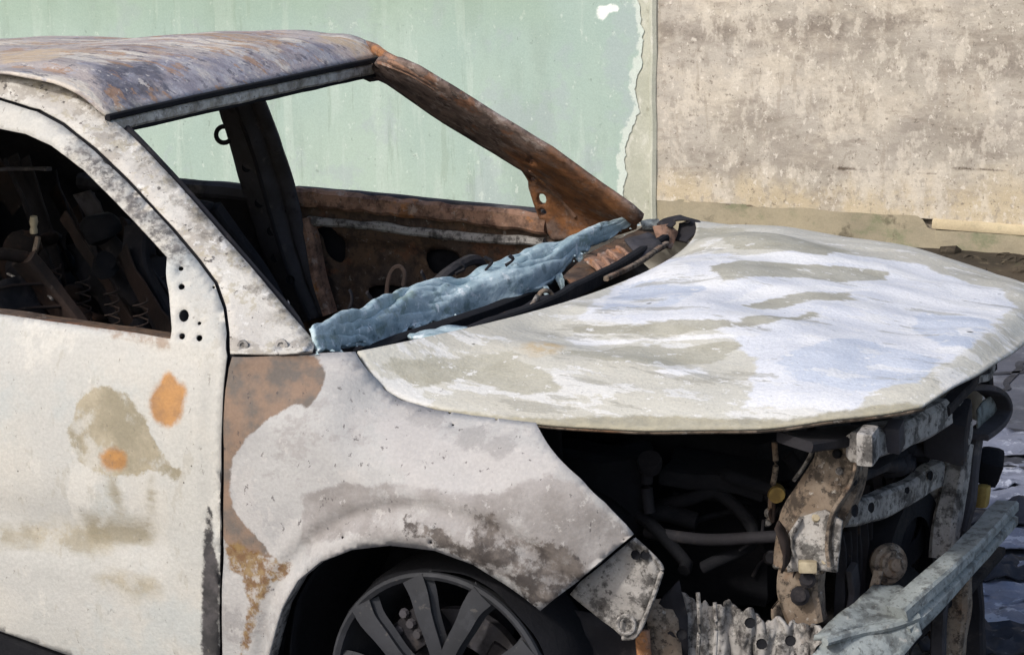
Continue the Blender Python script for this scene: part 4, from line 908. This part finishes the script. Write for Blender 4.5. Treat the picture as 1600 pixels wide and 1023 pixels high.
# upper tie bar from the upright to the far side
blade('upper_tie_bar', [A(1340, 700, x=.69), A(1385, 684, x=.70), A(1430, 664, x=.71), A(1465, 640, x=.715)], .05, .055, M['ashmetal'], up=(0, 0, 1), jit=.008)
box('tie_bar_block', A(1355, 696, x=.725), (.03, .055, .06), M['ashmetal'], car, rot=(.1, 0, .1), jit=.004, bev=.006)
box('tie_bar_block', A(1398, 682, x=.725), (.03, .05, .05), M['charcoal'], car, rot=(.2, 0, .1), jit=.006, bev=.006)
blade('tie_bar_tray', [A(1240, 690, x=.60), A(1330, 682, x=.65), A(1420, 660, x=.68)], .08, .02, M['soot'], up=(0, 0, 1), jit=.008)
# charred bundle behind tie bar
for k in range(9):
    a = A(1345+6*k, 735+rnd.uniform(-12, 10), x=.62); b = A(1430+rnd.uniform(-10, 25), 695+rnd.uniform(-5, 35), x=.66)
    tube('charred_hose', [a, a.lerp(b, .35)+Vector((.03*rnd.random(), 0, .02*rnd.random())), a.lerp(b, .7)+Vector((-.02*rnd.random(), 0, .01)), b], .010+.008*rnd.random(), M['black'] if k % 3 else M['soot'], car, n=14, jit=.006)
# lower pale brace with holes
blade('lower_brace', [A(1318, 800, x=.62), A(1350, 796, x=.63), A(1392, 780, x=.645), A(1430, 757, x=.655), A(1462, 738, x=.66)], .03, .052, M['ashmetal'], up=(0, 0, 1), jit=.007)
for px, py, r_ in ((1336, 797, .012), (1362, 792, .010), (1418, 765, .007), (1454, 742, .010)):
    lathe('fixing_hole', [(r_, 0), (r_*.8, -.003), (0, -.004)], A(px, py, x=.678), (1, -.2, .1), M['black'], car, n=10)
blade('horn_bracket', [A(1360, 958, x=.66), A(1364, 925, x=.66), A(1372, 890, x=.66)], .018, .006, M['olivemetal'], jit=.003)
hc = A(1392, 880, x=.66)
hn = lathe('horn', [(0, .022), (.012, .022), (.014, .014), (.026, .012), (.028, .004), (.036, .002), (.040, -.008), (.036, -.02), (.015, -.024), (0, -.024)], hc, (.75, -.62, .15), M['olivemetal'], car, n=30, jit=.003)
# radiator core and fan, black
box('radiator', A(1395, 860, x=.56)+Vector((0, .12, 0)), (.04, .62, .36), M['black'], car, jit=.012)
lathe('fan_shroud', [(.10, 0), (.15, 0), (.155, .02), (.155, .05), (.10, .05)], A(1390, 880, x=.60), (1, 0, 0), M['black'], car, n=40, jit=.006)
for k in range(7):
    a = 2*math.pi*k/7; c_ = A(1390, 880, x=.60)
    sweep('fan_blade', [c_+Vector((.02, math.cos(a)*.03, math.sin(a)*.03)), c_+Vector((.03, math.cos(a+.2)*.09, math.sin(a+.2)*.09)), c_+Vector((.02, math.cos(a+.3)*.14, math.sin(a+.3)*.14))], rect(.05, .006, .002), M['black'], car, n=8, up=(1, 0, 0), jit=.004)
# centre latch uprights
blade('latch_upright', [A(1500, 690, x=.68), A(1490, 760, x=.68), A(1480, 820, x=.68), A(1474, 870, x=.68)], .05, .05, M['ashmetal'], up=(1, 0, 0), jit=.007)
blade('latch_upright', [A(1520, 680, x=.68), A(1512, 760, x=.68), A(1500, 830, x=.68)], .03, .035, M['charcoal'], up=(1, 0, 0), jit=.006)
blade('latch_upright', [A(1462, 690, x=.64), A(1460, 760, x=.64), A(1462, 820, x=.64)], .025, .03, M['ashmetal'], up=(1, 0, 0), jit=.006)
box('hood_latch', A(1480, 672, x=.70), (.08, .12, .09), M['soot'], car, rot=(.2, .1, .2), jit=.015, bev=.012)
blade('latch_hook', [A(1496, 668, x=.73), A(1508, 690, x=.73), A(1515, 668, x=.73), A(1510, 640, x=.72), A(1495, 625, x=.71)], .016, .012, M['ashmetal'], up=(1, 0, 0))
blade('far_lamp_bracket', [A(1500, 605, x=.70), A(1535, 604, x=.70), A(1556, 615, x=.70), A(1564, 640, x=.70), A(1552, 660, x=.70), A(1525, 682, x=.70)], .012, .05, M['charcoal'], up=(1, 0, 0), n=40)
plate3('far_lamp_plate', [A(1528, 640, x=.69), A(1552, 614, x=.69), A(1558, 640, x=.69), A(1526, 672, x=.69)], M['bluemetal'], jit=.004)
blade('far_lamp_stay', [A(1470, 640, x=.73), A(1510, 600, x=.73), A(1545, 570, x=.72)], .03, .02, M['soot'], up=(0, 0, 1), jit=.006)
blade('far_lamp_clip', [A(1528, 594, x=.74), A(1546, 586, x=.74), A(1552, 568, x=.74)], .014, .008, M['ashmetal'], up=(1, 0, 0))
box('far_lamp_block', A(1540, 596, x=.70), (.03, .03, .035), M['black'], car, jit=.008)
box('far_charred_box', A(1545, 728, x=.66), (.05, .06, .06), M['black'], car, rot=(.3, .2, .3), jit=.02, bev=.015)
box('far_yellow_block', A(1534, 772, x=.66), (.03, .03, .05), M['yellow'], car, jit=.012, bev=.01)
blade('lower_upright', [A(1500, 880, x=.66), A(1498, 940, x=.66), A(1492, 1060, x=.66)], .04, .04, M['olivemetal'], up=(1, 0, 0), jit=.008)
blade('lower_upright', [A(1478, 900, x=.64), A(1470, 960, x=.64), A(1466, 1060, x=.64)], .022, .03, M['charcoal'], up=(1, 0, 0), jit=.008)
blade('lower_upright', [A(1520, 860, x=.62), A(1522, 940, x=.62), A(1520, 1060, x=.62)], .03, .04, M['soot'], up=(1, 0, 0), jit=.008)
blade('lower_stay', [A(1330, 885, x=.62), A(1336, 930, x=.62), A(1318, 990, x=.62)], .03, .012, M['charcoal'], up=(1, 0, 0), jit=.006)
# bumper beam with crash box
blade('bumper_beam', [A(1405, 972, x=.745), A(1440, 940, x=.765), A(1490, 890, x=.785), A(1540, 838, x=.78), A(1574, 800, x=.765)], .045, .085, M['bluemetal'], up=(0, 0, 1), n=50, jit=.002, sc=lambda t: (1, .72+.26*sm(.5, .1, t)), sec=[(-.022, -.034), (.018, -.036), (.022, -.030), (.022, -.010), (.012, -.004), (.012, .004), (.022, .010), (.022, .030), (.018, .036), (-.022, .034)])
def PZ3(l): return [A(a, b, z=c) for a, b, c in l]
plate3('crash_box_top', PZ3([(1272, 992, .505), (1325, 950, .522), (1362, 918, .535), (1405, 912, .538), (1440, 928, .53), (1452, 940, .52), (1425, 968, .505), (1392, 975, .50), (1345, 985, .495), (1300, 1002, .49)]), M['bluemetal'], th=.010, jit=.005, step=.012)
plate3('crash_box', PZ3([(1285, 1003, .488), (1345, 988, .492), (1395, 978, .496), (1432, 970, .50), (1440, 990, .48), (1415, 1020, .455), (1380, 1060, .42), (1270, 1080, .41), (1262, 1030, .46)]), M['bluemetal'], th=.012, jit=.006, step=.012)
sweep('crash_box_fold', PZ3([(1290, 1003, .495), (1345, 986, .498), (1395, 976, .502), (1436, 962, .51)]), circ(.009, 8), M['bluemetal'], car, n=30, jit=.004)
# crumpled lower valance between wheel and crash box
def val(u, v):
    a = A(1050+240*u, 925+60*u, y=-.58+.06*u); b = A(1050+240*u, 1080, y=-.60+.06*u); p = a.lerp(b, v)
    return p+Vector((.5, -.8, 0))*(.022*fbm((u*7, v*1.2, 0), 1.6, 4)+.008*math.sin(u*46+3*fbm((u*3, 0, 0), 1, 2)))+Vector((0, 0, .03*fbm((u*9, 3, 0), 1, 3)*(1-v)))
patch('lower_valance', val, 90, 30, M['ashmetal'], car, thick=.006)
for px, pt_ in ((1090, 925), (1116, 940)):
    sweep('valance_rod', [A(px, pt_, y=-.64), A(px+3, 980, y=-.64), A(px-2, 1070, y=-.64)], circ(.004, 8), M['ashmetal'], car, n=10, jit=.003)
for px, py in ((1065, 990), (1190, 1005), (1172, 972), (1330-95, 1000)):
    lathe('fixing_hole', [(.010, 0), (.008, -.003), (0, -.004)], A(px, py, y=-.645), (.3, -.9, .2), M['black'], car, n=10)
box('lower_crossmember', (.52, 0, .33), (.12, 1.1, .08), M['soot'], car, jit=.01)

# tangle of burnt wiring, brackets and pipe stubs through the front frame
for k in range(30):
    px, py = (rnd.uniform(1190, 1235) if k < 6 else rnd.uniform(1355, 1530)), rnd.uniform(700, 900); x0 = rnd.uniform(.40, .48) if k < 6 else rnd.uniform(.52, .62); pts = [A(px, py, x=x0)]
    for j in range(3): pts.append(pts[-1]+Vector((rnd.uniform(-.03, .01), rnd.uniform(-.03, .03), rnd.uniform(-.04, .02))))
    tube('burnt_wire', pts, rnd.choice((.0025, .0035, .005)), M[rnd.choice(('charcoal', 'soot', 'rust_black', 'soot'))], car, n=16, seg=6, jit=.004)
for k in range(22):
    px, py = rnd.uniform(1210, 1540), rnd.uniform(700, 1000); c_ = A(px, py, x=rnd.uniform(.50, .60)); w_, h_ = rnd.uniform(.015, .05), rnd.uniform(.02, .06)
    e1 = Vector((rnd.uniform(-.3, .3), 1, rnd.uniform(-.4, .4))).normalized(); e2 = Vector((rnd.uniform(-.4, .4), rnd.uniform(-.3, .3), 1)).normalized()
    plate3('torn_bracket', [c_-e1*w_-e2*h_, c_+e1*w_*.8-e2*h_*.7, c_+e1*w_+e2*h_*.6, c_+e1*w_*.2+e2*h_, c_-e1*w_*.9+e2*h_*.8], M[rnd.choice(('charcoal', 'ashmetal', 'olivemetal', 'soot', 'rust_black'))], th=.004, jit=.012, step=.014)
for k in range(26):       # radiator fins still standing in rows
    yy = -.36+.028*k
    sweep('radiator_fin', [(.595, yy, .42), (.60+.006*rnd.random(), yy+.006*rnd.random(), .55), (.595, yy, .70-.08*rnd.random())], rect(.004, .02, .001), M['soot'], car, n=8, up=(1, 0, 0), jit=.006, jf=18)

# --- engine bay
box('engine_block', (.18, .05, .58), (.42, .52, .36), M['black'], car, jit=.03, bev=.03)
box('engine_cover', (.20, .05, .79), (.34, .46, .06), M['black'], car, rot=(0, .05, 0), jit=.02, bev=.02)
box('gearbox', (.22, .45, .52), (.34, .3, .3), M['black'], car, jit=.03, bev=.05)
box('inner_wing', (-.05, .56, .62), (.9, .012, .5), M['black'], car, jit=.015)
box('bay_floor', (.2, 0, .36), (.9, 1.1, .02), M['black'], car, jit=.02)
box('battery_tray', (.33, -.30, .70), (.20, .16, .03), M['black'], car, rot=(.05, .1, .2), jit=.012)
box('air_box', (.10, -.36, .66), (.22, .16, .16), M['black'], car, rot=(.1, 0, .2), jit=.03, bev=.03)
lathe('strut_mount', [(0, .03), (.03, .03), (.05, .01), (.09, 0), (.10, -.03)], Vector((-.04, -.52, .83)), (.1, .1, 1), M['black'], car, n=26, jit=.006)
# pipe crossing below, stalk, odds and ends (dark shapes)
tube('coolant_pipe', [A(1010, 830, y=-.40), A(1060, 838, y=-.42), A(1110, 842, y=-.43), A(1180, 838, y=-.44), A(1240, 835, y=-.44)], .012, M['soot'], car, n=24, jit=.003)
tube('coolant_pipe', [A(900, 790, y=-.38), A(960, 815, y=-.40), A(1030, 800, y=-.38), A(1090, 815, y=-.36)], .018, M['black'], car, n=24, jit=.006)
tube('filler_stalk', [A(1016, 800, y=-.42), A(1012, 760, y=-.42), A(1014, 728, y=-.42)], .012, M['soot'], car, n=12, jit=.003)
lathe('filler_cap', [(0, .012), (.022, .012), (.024, .004), (.022, -.012), (0, -.012)], A(1015, 722, y=-.42), (.2, -.6, .8), M['soot'], car, n=18, jit=.003)
lathe('yellow_cap', [(0, .02), (.015, .02), (.017, .0), (.017, -.02), (0, -.02)], A(1213, 771, y=-.36), (.4, -.9, .1), M['yellow'], car, n=16, jit=.002)
tube('dip_rod', [A(1210, 690, y=-.36), A(1212, 730, y=-.36), A(1206, 765, y=-.36), A(1203, 810, y=-.36)], .006, M['olivemetal'], car, n=14)
tube('bay_wire', [A(1245, 680, y=-.40), A(1268, 700, y=-.40), A(1258, 725, y=-.40), A(1240, 750, y=-.40)], .004, M['ashmetal'], car, n=16)
tube('bay_wire', [A(1225, 672, y=-.38), A(1250, 690, y=-.38), A(1285, 712, y=-.38)], .004, M['charcoal'], car, n=16)
for px, py, r_ in ((1130, 750, .006), (1145, 759, .005), (1203, 800, .010), (1200, 815, .008), (1228, 800, .012), (1205, 870, .014), (1215, 880, .010)):
    lathe('bay_bolt', [(0, r_*.6), (r_*.8, r_*.5), (r_, 0), (r_, -.02)], A(px, py, y=-.36), (.4, -.8, .3), M['ashmetal'] if r_ < .011 else M['charcoal'], car, n=10)
for k in range(11):
    x0, y0, z0 = rnd.uniform(.0, .5), rnd.uniform(-.45, -.15), rnd.uniform(.5, .82)
    pts = [Vector((x0, y0, z0))]
    for j in range(4): pts.append(pts[-1]+Vector((rnd.uniform(-.12, .16), rnd.uniform(-.05, .06), rnd.uniform(-.08, .07))))
    for q in pts: q.x = min(q.x, .50); q.y = min(max(q.y, -.45), -.10)
    tube('bay_hose', pts, rnd.choice((.006, .009, .013)), M['black'], car, n=20, seg=7, jit=.003)
# far fender for completeness
patch('front_fender', lambda u, v: Vector((-.44+1.0*u, -fender_y(-.44+1.0*u, .62+(spl(HX, HZ, -.44+u)-.01-.62)*v), .62+(spl(HX, HZ, -.44+u)-.01-.62)*v)), 40, 20, M['cream'], car, thick=.004)

# --- rear of the near side, outside the photograph's frame
xr = min(p[0] for p in door_o)-.008
def rear_y(x, z): return side_y(x, min(z, 1.40))+.10*max(0, -2.3-x)**1.5
dr = lambda u, v: Vector((u, rear_y(u, v), v))
sheet('rear_door', [(xr, .44), (xr, 1.395), (xr-.25, 1.40), (xr-.72, 1.34), (xr-.92, 1.0), (xr-.88, .72), (xr-.70, .44)], [[(xr-.06, 1.03), (xr-.06, 1.33), (xr-.28, 1.34), (xr-.66, 1.28), (xr-.78, 1.05)]], dr, M['cream'], car, step=.03, thick=.005)
ac = [(-2.62+.36*math.cos(math.radians(a)), .374+.36*math.sin(math.radians(a))) for a in range(190, -1, -15)]
sheet('quarter_panel', [(xr-.89, .72), (xr-.93, 1.0), (xr-.73, 1.345), (xr-.76, 1.385), (-2.75, 1.31), (-3.05, 1.0), (-3.16, .86), (-3.16, .46)]+ac+[(xr-.72, .44)], [], dr, M['cream'], car, step=.03, thick=.005)
sheet('quarter_panel', [(-2.02, .98), (-1.95, 1.36), (-2.75, 1.31), (-3.05, 1.0), (-3.16, .86), (-3.16, .46)]+ac+[(-2.15, .45)], [], lambda u, v: Vector((u, -rear_y(u, v), v)), M['cream'], car, step=.04, thick=.005)
patch('tailgate', lambda u, v: Vector((spl([0, .4, .55, 1], [-2.72, -3.02, -3.14, -3.18], u), (-.52-.26*sm(0, .5, u))+(1.04+.52*sm(0, .5, u))*v, spl([0, .4, .55, 1], [1.30, 1.0, .88, .42], u))), 20, 16, M['cream'], car, thick=.006)
box('rear_floor', (-2.75, 0, .40), (.8, 1.3, .04), M['black'], car, jit=.01)
tube('rear_axle', [(-2.62, -.7, .374), (-2.62, 0, .36), (-2.62, .7, .374)], .03, M['soot'], car)

# ------------------------------------------------------------------ debris on the asphalt beyond the front of the car
M['ashpaper'] = mat('pale_blue_ash_sheet', [hexc('#878b9a'), hexc('#707482'), (9, 9, 9), 1.0], [('n', hexc('#b4b8c4'), (14, 14, 14), .55, .60, .8, 3.0), ('n', hexc('#3f434b'), (9, 9, 9), .58, .68, .85, 6.0)], rough=.8, bump=((40, 40, 40), .6))
M['char'] = mat('charred_scrap', [hexc('#2a2c33'), hexc('#3b3d45'), (12, 12, 12), 1.0], [('n', hexc('#6d727c'), (20, 20, 20), .60, .70, .6, 3.0)], rough=.85, bump=((40, 40, 40), .6))
def scrap(name, px, py, w, l, rot, m, h, label, cat, grp):
    c = A(px, py, z=GZ+.02); ca, sa = math.cos(rot), math.sin(rot); sd_ = rnd.random()*50
    ol = []
    for k in range(14):
        a = 2*math.pi*k/14; q = 1/max(abs(math.cos(a)), abs(math.sin(a)))**.8*(.85+.3*rnd.random()); ol.append((w/2*q*math.cos(a), l/2*q*math.sin(a)))
    def lf(u, v): return Vector((c.x+u*ca-v*sa, c.y+u*sa+v*ca, GZ+.006+h*.55*abs(fbm((u*9, v*9, sd_), 1.4, 5))+h*.1))
    return tag(sheet(name, ol, [], lf, m, None, step=.022, thick=.004), label, cat, grp)
spots = [(1592, 690, .5, .3, .4, .05, 'pale ash-covered sheet on the asphalt right of the far headlamp bracket'), (1568, 742, .4, .25, .9, .06, 'crumpled bluish sheet on the ground just above the far end of the bumper beam'),
         (1605, 775, .5, .28, -.2, .05, 'flat bluish sheet at the picture edge, level with the bumper beam tip'), (1590, 835, .35, .22, .3, .05, 'small crumpled ash sheet right below the tip of the bumper beam'),
         (1578, 905, .4, .25, 1.2, .05, 'pale crumpled sheet on the ground under the bumper beam'), (1604, 955, .45, .2, .1, .04, 'long pale ash sheet low at the right picture edge'), (1565, 975, .3, .2, .6, .05, 'small pale sheet beside the lowest frame uprights')]
for px, py, w_, l_, r_, h_, lb in spots:
    scrap('debris_sheet', px, py, w_, l_, r_, M['ashpaper'], h_, lb, 'debris', 'ash-covered sheets on the ground')
for px, py, w_, l_, r_, h_, lb in [(1580, 808, .32, .18, 1.0, .10, 'black charred scrap on the ground behind the tip of the bumper beam'), (1592, 888, .34, .2, .2, .09, 'black crumpled scrap among pale sheets below the bumper beam'),
        (1575, 1000, .4, .22, .4, .1, 'large black scrap in the bottom right corner'), (1600, 722, .25, .12, 0, .05, 'thin dark scrap between the two upper ash sheets')]:
    scrap('charred_scrap', px, py, w_, l_, r_, M['char'], h_, lb, 'scrap', 'charred scraps on the ground')
for pts in ([(1530, 583), (1570, 583), (1640, 580)], [(1560, 610), (1580, 592), (1602, 565)], [(1555, 668), (1600, 672), (1640, 680)]):
    P = [A(*q, z=GZ+.002) for q in pts]
    cr_o = sweep('asphalt_crack', P, [(-.012, -.001), (.012, -.001), (.012, .002), (-.012, .002)], M['char'], None, n=30, jit=.0, up=(0, 0, 1))
    for v in cr_o.data.vertices: v.co += Vector((noise.noise(v.co*9)*.03, noise.noise(v.co*9+Vector((5, 0, 0)))*.03, 0))
    struct(cr_o)

# ------------------------------------------------------------------ pieces that belong to one part hang under that part
bpy.context.view_layer.update()
def nest(parent, *names):
    par = bpy.data.objects[parent]
    for o in list(car.children):
        if any(o.name == n or (n.endswith('*') and (o.name == n[:-1] or o.name.startswith(n[:-1]+'.'))) for n in names) and o is not par:
            o.parent = par; o.matrix_parent_inverse = par.matrix_world.inverted()
nest('front_door', 'door_liner', 'window_channel', 'belt_rail', 'door_inner_panel')
nest('hood', 'hood_flange', 'hood_brace*')
nest('a_pillar', 'pillar_flange', 'pillar_inner', 'fender_bolt*', 'wiring_stub')
nest('front_fender', 'arch_lip')
nest('roof', 'header_lip', 'windscreen_header', 'header_seal', 'roof_bow*')
nest('a_pillar.001', 'pillar_seam', 'pillar_bead', 'pillar_cap')
nest('b_pillar', 'pillar_seam.001', 'belt_anchor', *['fixing_hole']+['fixing_hole.%03d' % k for k in range(1, 6)])
nest('front_door.001', 'belt_rail.001', 'belt_lip', 'door_bead', 'door_frame_post', 'door_outer_skin', 'door_cavity')
nest('rear_door', 'rear_belt_rail')
nest('windscreen_glass', 'glass_drip*', 'glass_crumbs', 'glass_shard')
nest('radiator_upright', 'upright_foot', 'upright_gusset', 'upright_flange', 'bolt*', 'white_clip')
nest('bumper_beam', 'crash_box*', 'crash_box_top', 'crash_box_fold')
nest('fender_bracket', 'bracket_edge', 'bracket_ring', 'fixing_hole.006', 'fixing_hole.007')
nest('fan_shroud', 'fan_blade*'); nest('radiator', 'radiator_fin*'); nest('suspension_strut', 'coil_spring*')
nest('steering_wheel', 'steering_column', 'steering_boss'); nest('upper_tie_bar', 'tie_bar_block*', 'tie_bar_tray')
nest('rust_tray', 'tray_rib*', 'tray_edge'); nest('brake_caliper', 'caliper_bolt*'); nest('horn', 'horn_bracket')
nest('rear_seat_back', 'rear_seat_wire*'); nest('lower_valance', 'valance_rod*')
